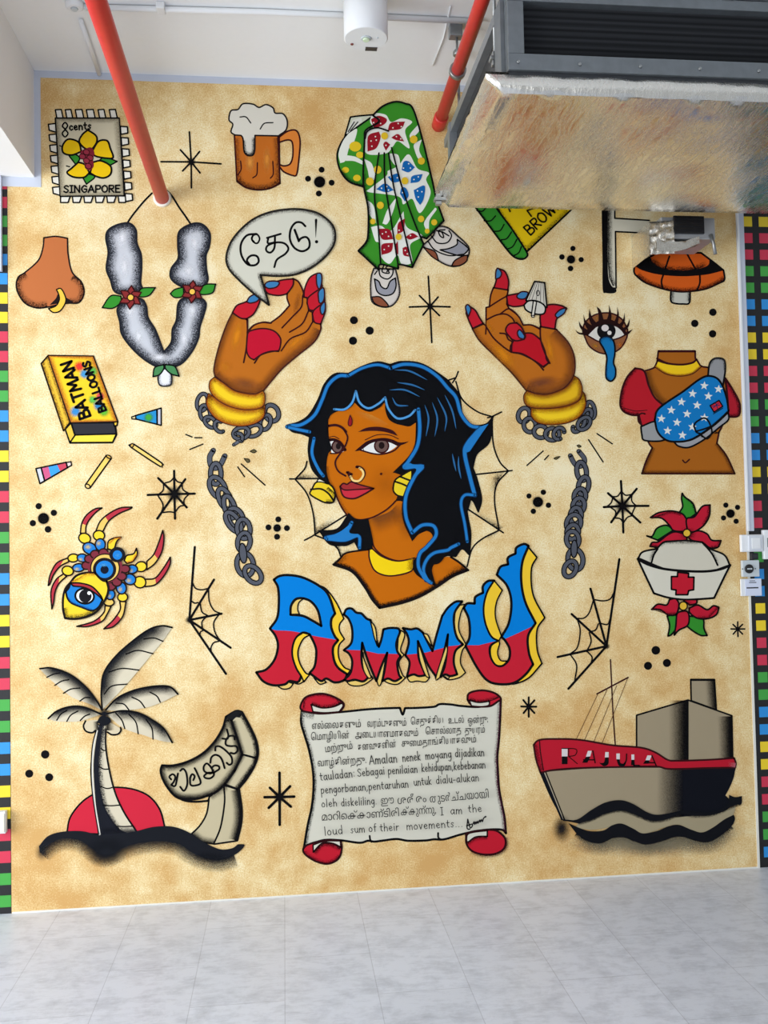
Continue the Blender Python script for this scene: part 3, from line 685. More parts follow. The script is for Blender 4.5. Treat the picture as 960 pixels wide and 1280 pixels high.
m.l("334,335 332,420 325,510 310,592", 1.5, OX).l("330,410 370,368 430,350 475,356", 1.4, OX).l("520,525 470,525 410,548 375,595", 1.5, OX).l("664,195 655,260 600,320 540,384", 1.4, OX).l("700,280 660,360 585,410", 1.4, OX).l("724,348 680,410 590,450 535,522", 1.4, OX).l("470,355 530,310 585,250", 1.4, OX)
m.p('finger_tip'); m.f("243,292! 270,250 330,225 388,182! 410,200 400,245 370,300 328,330! 290,325", HEN, 1.6, OX)
m.p('finger_tip'); m.f("432,152! 450,130 530,100 608,90! 605,130 570,180! 520,190 460,180", HEN, 1.6, OX)
m.p('finger_tip'); m.f("672,200! 676,150 705,85 750,58 772,62! 778,120 775,145 700,205!", HEN, 1.5, OX); m.p('finger_tip'); m.f("690,235! 700,200 760,155 785,148! 795,200 790,235 740,280! 705,275", HEN, 1.5, OX); m.p('finger_tip'); m.f("722,300! 735,275 790,232! 800,265 795,300 772,362! 735,350", HEN, 1.5, OX)
m.p('nail'); m.f("328,228! 345,200 378,184 410,200! 390,225 350,236", NAIL, 1.4, OX)
m.p('nail'); m.f("436,130 455,108 500,104 524,115 505,140 460,148", NAIL, 1.4, OX)
m.p('nail'); m.f("750,60 775,62 778,110 765,152 750,130 746,90", NAIL, 1.4, OX)
m.p('nail'); m.f("760,165 788,145 795,190 785,228 765,235 758,200", NAIL, 1.4, OX)
m.p('nail'); m.f("770,260 795,228 800,265 790,300 775,300", NAIL, 1.4, OX)
m.p('bangle'); Q = "100,780! 88,830 105,880 150,930 220,962 300,972 380,955 430,915 436,850! 380,870 300,872 200,845 130,800"
m.f(Q, GOLD, 1.7, OX); m.sh(Q, 9, (170, 90, 20), a=.9, soft=True)
m.p('bangle'); Q = "135,682! 108,710 110,760 150,810 220,850 310,872 390,868 430,845 436,790 425,765! 370,785 260,765 185,715"
m.f(Q, GOLD, 1.7, OX); m.sh(Q, 7, (176, 100, 20), a=.85, soft=True)
# --- right hand
X = (560, 320, 4.8)
m = Mural('painted_hand', 'painted brown right hand with red henna fingertips pinching a small white bell', 'hand', X)
m.p('shackle_chain')
m.link(455, 955, 34, 44, 20, 3.6); m.link(490, 1015, 36, 42, -10, 3.6); m.link(555, 1055, 40, 36, 10, 3.6); m.link(625, 1070, 42, 36, 0, 3.6); m.link(665, 1065, 30, 36, 30, 3.4, a0=40, a1=320)
m.link(855, 925, 24, 50, -10, 3.4); m.link(830, 960, 26, 44, 30, 3.4); m.link(785, 1010, 26, 52, 35, 3.4, a0=-100, a1=140); m.link(815, 1005, 30, 44, 45, 3.4)
m.p('hand')
HB = "468,806! 380,700 280,600 190,510 146,438! 212,408! 228,420! 228,310! 248,305! 255,240 272,190! 360,205! 355,235! 352,290! 365,315! 420,360 450,415! 500,415 552,440! 555,420! 648,440! 720,520 755,600 760,680 748,735! 690,800 600,832 530,830"
m.f(HB, SKIN, 1.6, OX)
m.sh("468,806! 530,830 600,832 690,800 748,735! 760,680 755,600 720,520 648,440", 14, (104, 54, 32), side=-1, a=.75, soft=True)
m.sh("468,806 380,700 280,600 190,510 146,438", 7, (120, 66, 26), side=1, a=.6, soft=True)
m.g(330, 590, 50, 140, (226, 138, 24), -42, .8); m.g(610, 560, 30, 120, (226, 138, 26), -12, .75); m.g(560, 760, 130, 46, (124, 68, 46), -8, .7); m.g(430, 430, 26, 70, (130, 70, 40), -30, .7); m.g(250, 430, 24, 60, (214, 128, 26), -30, .6)
m.p('henna').f("375,540! 400,500 440,470 500,465 552,500! 580,570 590,620 605,640! 570,665! 520,630 440,590 378,575", (184, 22, 36), 1.6, OX)
m.l("552,425 555,500 575,570 610,645", 1.6, OX).l("380,578 450,590 530,640 572,685|572,668 600,645", 1.6, OX).l("228,425 270,490 330,545 378,578", 1.5, OX).l("228,385 290,355 345,350 385,375 400,405", 1.5, OX).l("248,305 310,265 355,240", 1.4, OX).l("310,350 365,318 420,360 450,415", 1.4, OX).l("310,464 345,470 360,500 385,515", 1.5, OX).l("450,415 500,415 548,435", 1.4, OX).l("228,420 225,470", 1.3, OX).l("380,578 385,510 400,500", 1.4, OX)
m.p('finger_tip'); m.f("146,436! 125,390 108,345! 112,295! 160,325 190,375 210,405!", HEN, 1.6, OX); m.p('finger_tip'); m.f("275,192! 290,140 296,75! 340,95 362,150 358,205!", HEN, 1.6, OX); m.p('finger_tip'); m.f("350,240! 400,230 470,220 472,240! 465,290 400,305 358,295!", HEN, 1.6, OX)
m.p('finger_tip'); m.f("380,500! 345,450 365,410 410,402! 440,430 462,480 455,500! 410,510", HEN, 1.6, OX); m.p('finger_tip'); m.f("555,425! 552,360 570,310 620,292 680,300 710,318! 680,350 650,380 640,440!", HEN, 1.7, OX)
m.p('nail'); m.f("104,310 118,293 136,320 120,368!", NAIL, 1.4, OX)
m.p('nail'); m.f("284,140! 286,95 298,75 320,102 310,130", NAIL, 1.4, OX)
m.p('nail'); m.f("412,240 440,216 478,222 462,256 425,258", NAIL, 1.4, OX)
m.p('nail'); m.f("415,460 430,444 458,480 452,500! 425,490", NAIL, 1.4, OX)
m.p('nail'); m.f("642,355 670,325 708,312! 695,345 655,374!", NAIL, 1.4, OX)
m.p('bangle'); Q = "500,910! 500,960 540,1000 620,1012 720,998 790,960 822,900 820,840 804,815! 780,870 700,905 600,915"
m.f(Q, GOLD, 1.7, OX); m.sh(Q, 8, (160, 90, 10), a=.85, soft=True)
m.p('bangle'); Q = "472,812! 455,840 465,890 520,912 620,912 720,895 785,860 802,800 785,745 755,722! 735,760 690,800 600,832 530,830"
m.f(Q, (226, 178, 30), 1.7, OX); m.sh(Q, 7, (150, 84, 20), a=.85, soft=True)
m = Mural('painted_bell', 'small white fluted painted bell held between fingers of the right hand', 'bell', X, base=60)
m.p('cone').f("/518,154 578,162 592,310 466,268", (208, 202, 188), 1.6)
for q in ("/525,160 480,270", "/535,160 500,270", "/545,162 524,280", "/556,162 552,290", "/568,164 575,296"): m.l(q, .7, (80, 76, 70))
m.e(538, 224, 9, 16, 0, None, 1.1)
m.p('mouth').f("455,295! 480,272 520,270 560,285 582,310 575,345 540,352 490,340 462,320", (208, 204, 192), 1.6)
m.p('clapper').f("/510,270 530,275 516,362 498,360", (214, 208, 194), 1.2); m.e(508, 364, 9, 6, 0, (200, 194, 180), 1.1)
m.again(m.parts[0])
# --- hanging chains
CH = (82, 85, 94)
X = (240, 540, 6.4)
m = Mural('painted_chain', 'broken grey painted chain hanging below the left hand', 'chain', X, 'broken hanging chains')
def chain(links):
    for a in links: m.p('chain_link').link(*a, t=4.2, col=CH, ol=1.35)
m.p('chain_link').l("170,148 142,200 150,265 185,290 225,265 262,192", 7.0).l("170,148 142,200 150,265 185,290 225,265 262,192", 5.0, CH)
chain(((190, 335, 42, 84, 0), (205, 445, 56, 92, -30), (262, 535, 44, 90, -25)))
chain(((300, 600, 40, 92, -18), (350, 690, 56, 84, -25), (330, 720, 44, 90, -35), (412, 775, 52, 78, -8), (415, 880, 50, 74, 10)))
chain(((425, 1060, 66, 92, -10),))
m.p('chain_link').e(408, 970, 30, 80, -6, CH, 1.2)
chain(((488, 1140, 54, 80, -42),))
X = (650, 540, 6.4)
m = Mural('painted_chain', 'broken grey painted chain hanging below the right hand', 'chain', X, 'broken hanging chains')
m.p('chain_link').l("402,190 430,245 465,275 505,262 515,215 470,155", 6.4).l("402,190 430,245 465,275 505,262 515,215 470,155", 4.4, CH)
chain(((492, 315, 38, 74, -8), (508, 430, 40, 72, 14), (478, 515, 46, 62, 12), (468, 590, 46, 62, 14), (445, 670, 44, 66, 8), (428, 730, 56, 70, 20), (420, 800, 46, 58, 15), (420, 860, 50, 66, -8), (442, 1020, 60, 84, -8)))
m.p('chain_link').e(432, 935, 26, 70, 2, CH, 1.2)
chain(((400, 1095, 46, 66, 25),))
def sparks(label, X, lines, chips):
    m = Mural('painted_spark_marks', label, 'burst marks', X, 'burst marks by the broken chains')
    for q in lines: m.p('dash').l('/'+q, 1.3)
    for q in chips: m.p('chip').f(q, (96, 86, 56), 1.0)
sparks('black burst lines and chips round the broken end of the left chain', (240, 540, 6.4), ("22,46 80,46", "-18,140 88,97", "366,280 420,358", "394,256 584,425", "-50,20 0,40"), ("464,155! 495,140 516,155! 495,168", "416,212! 455,218 462,236! 445,246"))
sparks('black burst lines and chips round the broken end of the right chain', (650, 540, 6.4), ("55,268 185,152", "196,222 228,188", "548,62 664,240", "616,14 738,95"), ("455,108! 470,102 490,116! 470,124", "270,212! 290,200 320,196! 290,220"))

# --- web behind the portrait
P1 = (340, 430, 3.2)
m = Mural('painted_spider_web', 'thin ink spider web spread behind the woman with blue and black hair', 'spider web', P1, base=0)
for q in ("745,110 735,135 722,155|702,146 735,135|735,150 760,220 820,270 885,292|862,295 880,290 918,272", "880,300! 885,400 910,470 945,508!|815,522 945,508 960,506", "945,508! 900,560 890,630 908,742!|785,662 925,755", "908,745! 840,780 800,820 780,890!",
          "140,470! 130,500 95,538!|70,540 205,538", "92,540! 140,600 165,680 172,765!|130,785 172,762 295,685", "172,765! 220,785 260,815 275,850!"): m.p('thread').l(q, 1.5)
m.p('spray').sh("/205,536 95,536 140,480", 8, side=1, a=.8, fade=.3); m.p('spray').sh("/160,680 172,758 260,706", 9, side=-1, a=.9, fade=.3); m.p('spray').sh("/930,512 905,545 892,600", 9, side=1, a=.9, fade=.35); m.p('spray').sh("/850,520 945,510", 8, side=1, a=.8, fade=.4); m.p('spray').sh("/800,672 905,742 850,776", 8, side=-1, a=.8, fade=.4); m.p('spray').sh("/225,790 262,822 276,848 320,830", 6, side=-1, a=.8, fade=.2)
# --- woman's portrait
SK = (192, 102, 8)
HAIR, HB1, HB2 = (9, 10, 14), (34, 118, 186), (14, 52, 92)
m = Mural('painted_portrait', 'large painted portrait of a woman with blue edged black hair, gold earrings and bindi', 'portrait', P1, base=16)
m.p('hair')
BK = "150,372! 145,430 160,500 200,545 240,575! 300,690! 260,740 190,748! 230,800 290,805 330,790! 345,820! 400,820! 560,780! 560,860 570,920 650,965! 655,900 690,850 735,850! 760,820 790,845! 795,760 785,700 775,640! 800,625 825,672! 838,620 820,540 803,495! 820,440 870,390 883,290! 855,320 800,325 765,300 750,210 720,165 690,135 600,80 520,70 472,82! 420,72 360,90 305,118! 250,120 210,160 185,220 150,280 110,310 58,325! 80,350 120,360"
m.f(BK, HAIR, 1.2, HAIR)
m.p('bust')
Q = "246,882! 270,860 300,835 385,820! 395,780 385,700 520,630 560,790! 590,760 640,745 655,780 600,840 570,870 575,920 650,968! 640,900 670,860 715,852 750,875 780,905! 720,930 660,970 590,1010 520,1035 430,1055! 400,1020 370,970 320,910"
m.f(Q, SK, 0); m.sh("246,882! 320,910 370,970 400,1020 430,1055! 520,1035 590,1010 660,970 720,930 780,905!", 6, (16, 10, 10), side=-1, a=1, core=.3)
m.l("246,882! 320,910 370,970 400,1020 430,1055! 520,1035 590,1010 660,970 720,930 780,905!", 2.6, (20, 12, 12)).l("246,882! 270,860 300,835 385,822", 1.8, (20, 12, 12)).l("785,905! 750,875 715,852", 2, (20, 12, 12))
m.sh("/300,836 248,882 310,905", 10, (16, 10, 10), side=-1, a=1, fade=.15); m.sh("/770,875 782,904 700,940", 12, (16, 10, 10), side=1, a=.9, fade=.25)
m.sh("385,705 420,690 470,670 500,640", 22, (128, 72, 30), side=1, a=.8, soft=True, fade=.25); m.sh("520,630 530,700 560,780", 14, (150, 84, 24), side=1, a=.5, soft=True, fade=.3)
m.l("380,700 398,770 410,815 450,850 510,868 570,856", 1.4, OX)
m.p('necklace').f("388,822! 400,818! 440,850 500,868 565,858! 560,905 500,925 450,925 410,905 390,860", (240, 204, 20), 1.5, OX); m.sh("565,858 560,905", 8, (160, 110, 10), side=1, a=.8)
m.p('face')
FC = "225,300! 240,268 290,265 330,235! 360,262 400,270 450,235! 470,300 540,330 575,315! 572,390 560,440 530,480 490,515! 520,530 522,560 505,600 490,635! 450,670 400,695 350,703 310,690 280,650 250,590 225,540 218,490 225,440 240,420 228,380"
m.f(FC, SK, 0)
m.sh("218,490 225,540 250,590 280,650 310,690", 4, (150, 80, 10), side=-1, a=.6, soft=True)
m.sh("/330,262 400,285 470,320", 9, (226, 150, 60), side=1, a=.7, soft=True, fade=.3); m.g(455, 560, 90, 90, (182, 98, 14), 0, .35, core=0.0)
m.l("248,580 262,620 285,665 310,690 350,703 400,694 450,668 478,645 494,628", 1.5, OX)
m.p('eye').f("352,424! 385,394 430,383 470,386 505,402! 490,416 462,432 420,439 385,434", (226, 226, 222), 0); m.e(438, 408, 28, 27, 0, (104, 80, 74), 1.5, OX); m.e(438, 406, 12, 14, 0, (30, 18, 18))
m.f("330,430! 350,412 385,387 440,376 480,382 510,394 548,390! 525,402 500,408! 470,394 435,388 395,398 365,418 352,426!", (40, 10, 14)); m.l("352,424 400,438 440,441 485,428 512,404", 1.5, OX).l("372,384 420,364 470,365 505,380", 1.1, OX); m.l("364,416 366,428", .9, OX)
m.p('eye').f("228,392! 250,388 272,400 288,426 270,436 238,436!", (226, 226, 222), 0); m.e(261, 411, 21, 24, 0, (104, 80, 74), 1.4, OX); m.e(265, 409, 10, 13, 0, (30, 18, 18)); m.l("226,384 250,384 274,397 292,424", 2.8, (40, 10, 14)).l("234,438 262,437 290,424", 1.3, OX).l("228,374 248,370 268,380", 1.0, OX)
m.p('eyebrow').f("343,352! 380,335 430,332 480,345 503,368! 450,352 400,348", OX)
m.p('eyebrow').l("224,328 255,325 280,335 296,352", 2.4, OX, None)
m.p('nose').l("290,348 302,372 296,400 282,425 255,465 255,490 268,512 294,528", 1.6, OX)
m.p('nose_ring'); m.l("304,514 312,530 325,548 350,548 368,525 365,505 350,493 338,492", 3.4, OX).l("314,530 325,546 348,547 364,526 362,508 350,497", 2.0, (240, 206, 130)); m.l("300,514 318,522", 2.4, OX)
m.p('lips').f("272,570! 285,558 300,562 316,552 340,560 380,575 406,578! 370,600 330,618 295,615 280,600", (196, 46, 62), 1.6, OX); m.f("272,570! 285,558 300,562 316,552 340,560 406,578! 340,582 290,584", (156, 44, 46), 1.3, OX)
m.p('bindi').f("312,284! 320,305 318,325 308,328 304,315", (140, 24, 34), 1.1, OX)
m.p('beauty_mark').e(436, 520, 5, 5, 0, (60, 16, 16))
m.p('earring').f("160,580! 175,555 205,550 240,570 252,600 245,632 215,635 180,620 152,600", (230, 198, 40), 1.6, (24, 18, 14)); m.l("155,582 195,580 225,598 245,625", 1.8, (24, 18, 14)); m.sh("225,572 252,600 245,632 215,635", 5, (20, 14, 10), side=1, a=.9); m.f("178,552! 190,540 225,560 200,553", (220, 214, 190), 1.2)
m.p('earring').f("484,575! 492,545 520,525 555,505! 570,520 545,560 525,612! 500,605 486,590", (228, 200, 40), 1.6, (24, 18, 14)); m.l("490,550 520,560 545,572|510,530 535,540 556,548", 1.8, (24, 18, 14))
m.p('front_locks')
# fringe and side locks over the face
m.f("222,312! 235,285 262,270 300,262 325,242 335,212! 350,250 385,270 430,255 455,225! 452,260 470,305 520,325 575,312 590,255! 520,180 420,120 300,130 230,200 190,290!", HAIR)
m.f("190,290! 222,312! 222,360 240,420! 222,445 215,490 222,555! 180,520 150,450 150,372!", HAIR)
Q = "575,262! 578,330 570,400 545,450 482,515! 520,518 555,510 545,580 520,640 525,710 560,790! 590,750 630,752 640,780 600,830 565,870 575,920 655,968! 640,890 690,850 800,600 760,300"
m.f(Q, HAIR)
m.f("385,700! 400,770 402,818! 345,825! 340,790 280,808 190,748! 250,742 290,710 305,675! 340,702", HAIR)
m.p('hair_highlight')
# broad blue bands following the outline
for q, wd in (("70,328 120,322 170,285 200,225 225,165 265,130 305,128", 3.6), ("305,128 360,98 420,84 470,96", 3.0), ("472,98 530,82 600,92 660,130 700,175 735,215 755,280 790,325 830,335", 3.6), ("825,345 780,400 770,440 790,530 810,605", 4.4), ("60,332 100,342 150,352", 3.2), ("168,378 160,440 185,500 205,528", 2.6),
              ("810,605 770,605 755,640 770,720 780,790", 3.0), ("745,800 715,815 700,825 650,835 620,860 605,900 615,945", 3.4), ("585,262 590,340 580,410 545,470 530,495 600,490 570,530 535,610 535,690 560,755", 3.8), ("560,755 600,725 645,728 655,765 620,810 590,840 585,890 610,935 635,955", 3.6),
              ("215,775 260,765 300,745 318,715", 3.8), ("220,780 290,785 345,768 350,815", 3.2)):
    m.l(q, wd+1.8, HB2); m.l(q, wd, HB1)
m.f("830,332! 865,320! 830,370 790,430! 775,430 800,370", HB1); m.f("525,500! 548,478 565,482 608,484! 590,515 560,540! 575,500", HB1); m.f("215,775! 270,752 315,718! 310,755 345,762 290,782", HB1); m.f("605,900! 620,930 640,962! 600,935", HB1)
for q, wd in (("248,262 290,262 320,235 335,190", 1.9), ("335,190 350,235 385,258 425,240 452,215", 1.9), ("452,215 465,260 500,298 545,290 572,265", 1.9)):
    m.l(q, wd+1.4, HB2); m.l(q, wd, (80, 150, 206))
for q in ("490,105 550,110 620,145", "500,155 560,165 610,185", "470,185 530,185 590,212", "480,215 500,245 545,248", "610,245 625,300 615,370", "640,235 660,300 650,370", "660,215 695,290 690,350", "690,205 720,270 735,340", "720,440 728,480 735,510", "745,450 745,490 755,540"):
    m.l(q, 1.7, (44, 100, 150), 'both')
m.l("472,84 478,100", 1.5, HAIR)

# ================================================================ big block letters
LB, LR, LY, LC = (0, 122, 206), (192, 32, 50), (236, 194, 50), (222, 190, 104)
m = Mural('painted_block_lettering', 'large painted block letters, blue above red with yellow sides, below the portrait', 'lettering', (310, 670, 4.8))
# first letter
m.p('letter')
m.sub('letter_side').f("410,290! 470,320 530,400 575,495! 550,530 550,570 578,618! 545,660 545,730 575,785 615,805! 570,865! 520,860! 580,830! 530,790 505,740 500,670 530,625! 490,550 512,465! 470,350 420,300!", LY, 1.5)
m.sub('letter_side').f("350,835! 335,870 300,888 260,872! 300,850!", LC, 1.4); m.sub('letter_side').f("170,895! 210,918 250,912 272,885! 220,870!", LC, 1.4); m.sub('letter_side').f("395,850! 430,888 470,878! 440,850!", LC, 1.4)
m.up()
AF = "155,262! 190,240 250,235 330,250 420,295 480,350 522,465! 500,500 500,550 520,600 540,625! 510,670 515,740 540,790 595,830! 575,865 520,878 470,855 440,870 400,845 370,822! 400,780 410,700 400,650 370,590! 330,580 290,610 270,660 268,720 290,790 320,840! 300,875 250,870 220,890 150,895 90,870 50,818! 110,800 160,740 180,660 165,600 132,555! 175,490 185,400 180,310"
AH1 = "255,472! 258,420 285,380 330,374 380,395 420,450 440,540! 390,510 330,480"
m.f(AF, LR, 0, holes=(AH1,))
m.f("155,262! 190,240 250,235 330,250 420,295 480,350 522,465! 500,500 500,550 520,600 525,622! 400,600 270,572 165,566! 132,555! 175,490 185,400 180,310", LB, 0, holes=(AH1,))
m.f(AF, None, 2.4, INK, holes=(AH1,))
m.sub('letter_side').f("258,470! 262,420 290,382 335,374! 305,400 298,440 308,468!", LC, 1.3); m.sub('letter_side').f("330,580! 372,592! 330,620 300,690 310,760 345,820 370,830! 335,875! 320,840! 290,790 268,720 270,660 290,610", LY, 1.5)
# middle letters
def em(X, side, face, blue, extra):
    m.crop(*X); m.p('letter')
    for q in side: m.sub('letter_side').f(q, LC, 1.3)
    m.up().f(face, LR, 0); m.f(blue, LB, 0); m.f(face, None, 2.3, INK)
    for q in extra: m.sub('letter_side').f(q, LC, 1.3)
em((310, 670, 4.8), ("590,870! 610,892 650,900 700,890 750,855! 700,780 690,700! 660,850", "765,700! 830,700! 800,880 775,875", "810,865! 850,885 900,888 945,850! 925,830 905,760 935,712! 915,680 940,590 905,560! 880,820"),
   "575,470! 590,440 620,435 650,460 680,465 710,495 735,505! 755,580 785,665! 800,620 812,560! 850,552 900,555 912,575! 890,640 895,690 915,720! 895,760 905,830 920,850! 880,870 840,855 805,870! 820,800 835,700! 800,780 770,870! 740,800 710,720 685,640! 680,720 690,790 720,850! 690,872 640,862 600,870 578,862! 615,820 625,750 605,705 575,685! 620,640 625,560 605,500",
   "575,470! 590,440 620,435 650,460 680,465 710,495 735,505! 755,580 785,665! 800,620 812,560! 850,552 900,555 912,575! 890,640 895,690 905,708! 835,706! 780,706! 720,692! 705,690! 685,640! 682,686! 585,682! 620,640 625,560 605,500",
   ("735,508! 765,555 775,660! 755,600", "680,650! 690,720 740,850! 720,850 690,790"))
em((490, 670, 4.8), ("90,850! 110,875 150,870 200,875 225,850! 190,790 160,640! 150,800", "240,690! 330,660! 300,780 280,850 260,850", "310,845! 340,862 400,850 440,820! 410,760 420,690 445,655! 400,560 410,470 435,410! 380,420! 350,820"),
   "65,552! 110,560 150,555 185,580! 215,640 242,690! 265,600 300,480! 335,430 380,395 420,392! 375,460 372,540 390,610 425,650! 380,690 370,760 390,830! 350,840 320,830 290,845! 320,760 335,590! 300,740 265,845! 215,770 155,630! 160,730 200,835! 160,840 130,830 90,842! 105,760 80,715! 100,640 90,590",
   "65,552! 110,560 150,555 185,580! 215,640 242,690! 265,600 300,480! 335,430 380,395 420,392! 375,460 372,540 390,610 415,645! 400,655! 332,662! 335,590! 318,668! 200,700! 175,700! 155,630! 158,705! 85,712! 100,640 90,590",
   ("185,585! 215,595 240,660! 220,640", "155,640! 175,690 225,850! 200,835 165,740", "325,650! 330,700 285,850! 262,850"))
# the tall last letter
m.crop(490, 670, 4.8); m.p('letter')
m.sub('letter_side').f("815,65! 868,128! 835,200 845,350 915,490! 870,560 870,680 898,765! 820,850 740,885 690,885! 800,820 835,770! 810,700 805,600 850,522! 790,400 765,280 770,160!", LY, 1.6)
UF = "430,430! 450,405 495,405! 500,365 545,340! 545,300 575,270 612,268! 570,340 550,430 560,520 595,600 640,628! 590,660 590,720 620,770 660,778 700,740 705,680 680,630 655,605! 700,520 715,400 690,300 628,232! 650,185 695,170! 695,130 740,105! 745,70 790,48 818,60! 780,160 775,280 800,400 860,522! 815,600 820,700 845,770! 800,830 730,880 640,888 570,865 510,790 440,660! 465,600 460,500"
m.up().f(UF, LR, 0)
m.f("430,430! 450,405 495,405! 500,365 545,340! 545,300 575,270 612,268! 570,340 550,430 560,520 595,600 640,628! 615,632! 520,655! 448,655! 465,600 460,500", LB)
m.f("655,605! 700,520 715,400 690,300 628,232! 650,185 695,170! 695,130 740,105! 745,70 790,48 818,60! 780,160 775,280 800,400 860,522! 845,540! 760,580! 680,616!", LB)
m.f(UF, None, 2.4)
m.sub('letter_side').f("640,628! 595,660 592,720 620,770 660,776 690,750! 650,745 632,700 645,645!", LY, 1.3); m.sub('letter_side').f("612,268! 660,325! 625,400 620,490 655,600! 640,628! 595,600 560,520 550,430 570,340", LY, 1.4)
# ================================================================ the right side and the lower half of the mural
# --- green and yellow book behind the duct
m = Mural('painted_book', 'painted yellow book with a green ribbed spine, its top hidden behind the foil duct', 'book', (580, 250, 3))
m.p('cover').f("/90,-30 130,40 235,195 392,46 440,0 260,-80", (226, 190, 20), 1.7); m.sh("/236,197 395,48", 8, side=-1, a=.8); m.sh("/100,0 130,40 235,192", 4, side=-1, a=.6)
m.p('spine').f("-20,-60! 46,32 100,105 160,185 190,215 220,222 238,208 232,190! 180,110 125,36 60,-60!", GRN, 1.8)
for q in ("75,78 100,78 118,60", "108,118 135,115 150,92", "138,150 160,145 178,120", "160,185 182,175 198,148", "185,210 205,198 215,175", "48,40 70,42 88,20"): m.l(q, 1.3)
m.sh("46,32 100,105 160,185 190,215 220,222", 3, side=-1, a=.6)
m.p('lettering'); lettering(m, 'BROWN', 248, 134, 372, 18, 25, 1.6); m.p("lettering").l("/252,62 236,40 268,30", 1.5); m.p("lettering").l("/172,44 164,24", 1.5)
# --- white post with an arm
m = Mural('painted_post', 'painted white post with a short side arm and black left edge, under the foil duct', 'post', (720, 260, 4.8))
m.p('post').f("/185,-60 232,-60 232,62 440,72 440,152 236,142 240,480 190,480", (214, 208, 188), 0)
m.f("152,-60! 190,-60! 188,200 190,320 195,420 215,470 238,478! 242,500 225,512 180,510 160,490 158,300", INK)
m.sh("/190,-60 188,200 190,320 197,420 220,470", 7, side=-1, a=.95)
m.l("/232,-60 232,62 440,75", 1.5).l("/440,152 236,142 240,480", 1.5)
# --- orange capped mushroom
m = Mural('painted_mushroom', 'painted orange segmented mushroom with a short grey stem, below the small vent', 'mushroom', (720, 260, 4.8))
m.p('stem').f("570,490! 568,555 590,572 640,576 680,568 684,490!", (196, 194, 180), 1.7); m.sh("/570,500 570,560", 5, side=-1, a=.7); m.sh("/684,500 682,562", 5, side=1, a=.7)
m.p('cap')
m.f("350,350! 470,280 520,262 750,270! 830,330 885,375! 890,430 860,450 780,485 690,500 610,502 520,485 420,450 365,410 348,385", (212, 92, 28), 1.8)
m.f("352,348! 440,300 455,320! 480,345 540,370 640,378 720,368 790,345 800,310! 885,375! 780,400 640,410 500,400 400,375", INK)
m.sh("440,305 480,345 540,370 640,378 720,368 790,345", 7, side=-1, a=.9, fade=.1)
m.sh("365,405 420,448 520,485 610,502 690,500 780,485 860,450 890,425", 6, (60, 20, 10), side=-1, a=.9)
m.l("560,290 548,325 535,365", 1.7).l("668,280 690,320 715,365", 1.7).l("525,395 512,440 520,485", 1.7).l("742,405 742,450 725,495", 1.7)
# --- crying eye
m = Mural('painted_eye', 'painted weeping eye with spiky black lashes and one long blue tear', 'eye', (700, 370, 9.6))
m.p('lid').f("270,420! 300,320 400,235 530,203 650,220 750,290 810,400! 800,500 740,610 660,670 560,695 450,672 350,600 300,500", (140, 88, 54), 1.5, OX)
m.g(425, 600, 60, 40, (190, 126, 40), 20, .7); m.g(715, 585, 40, 50, (206, 112, 40), 0, .7); m.g(440, 270, 30, 40, (180, 120, 50), 0, .7); m.g(630, 270, 30, 40, (170, 110, 50), 0, .7)
m.p('eyeball').f("325,472! 400,395 450,360 560,340 670,360 740,410 780,468! 720,500 640,525 540,545 460,545 390,510", (214, 210, 200), 1.4, OX)
m.e(555, 420, 112, 105, 0, (18, 16, 18)); m.e(540, 385, 44, 40, 0, (214, 204, 200)); m.e(592, 443, 26, 26, 0, (220, 214, 208))
m.p('lashes')
m.f("325,475! 400,400 450,365 560,335 660,360 740,410 780,470! 800,475 800,440! 740,360 650,300 560,280 460,300 360,370 290,440 300,475!", (34, 14, 14))
for q in ("300,472! 220,455 180,405! 230,440 290,440!", "290,450! 235,370 225,300! 260,360 330,410!", "340,420! 290,330 280,220! 310,300 400,370!", "390,380! 345,270 350,155! 385,260 450,340!", "460,340! 460,220 437,125! 490,180 530,320!", "545,320! 580,220 586,105! 615,220 610,320!", "640,330! 680,230 685,130! 705,230 690,340!", "690,360! 750,290 772,200! 775,300 740,380!", "740,400! 800,350 836,270! 825,360 780,420!", "780,440! 830,420 872,398! 830,450 790,475!"):
    m.f(q, (34, 14, 14))
m.p('tear').f("478,560! 480,520 520,492 580,490 630,525 655,600 655,700 640,800 665,880 660,970 620,1020 580,1015 550,970 552,850 560,740 530,650", (20, 112, 170), 1.7)
m.sh("478,560 480,520 520,492 580,490 630,525", 4, (16, 60, 100), side=1, a=.7, soft=True); m.sh("/552,850 550,970 590,1018", 3, (10, 60, 110), side=-1, a=.6, soft=True)
# --- torso with a starred bag
m = Mural('painted_torso', 'painted headless brown torso in a red top with a blue starred belt bag across it', 'torso', (760, 420, 5.3333))
m.p('body')
BD = "335,100! 580,100! 585,160 620,200 665,210! 780,280! 800,500 760,600 740,640! 725,715! 790,800 845,918! 225,918! 255,830 295,745! 270,710 225,600! 200,530 240,235! 305,212 325,180"
m.f(BD, (164, 94, 26), 1.7, OX); m.sh("/225,916 845,916", 5, (70, 36, 14), side=-1, a=.7, soft=True); m.sh("/225,916 260,830 297,742", 5, (70, 36, 14), side=1, a=.7, soft=True); m.sh("/845,916 790,800 725,712", 5, (70, 36, 14), side=-1, a=.7, soft=True)
m.sh("250,240 280,340 330,420 370,455", 9, (100, 54, 18), side=-1, a=.7, soft=True)
m.l("/335,103 580,103", 2.0, OX).l("325,150 400,182 490,190 560,178 590,155", 1.6, OX).l("497,828 515,845 542,823", 1.4, OX)
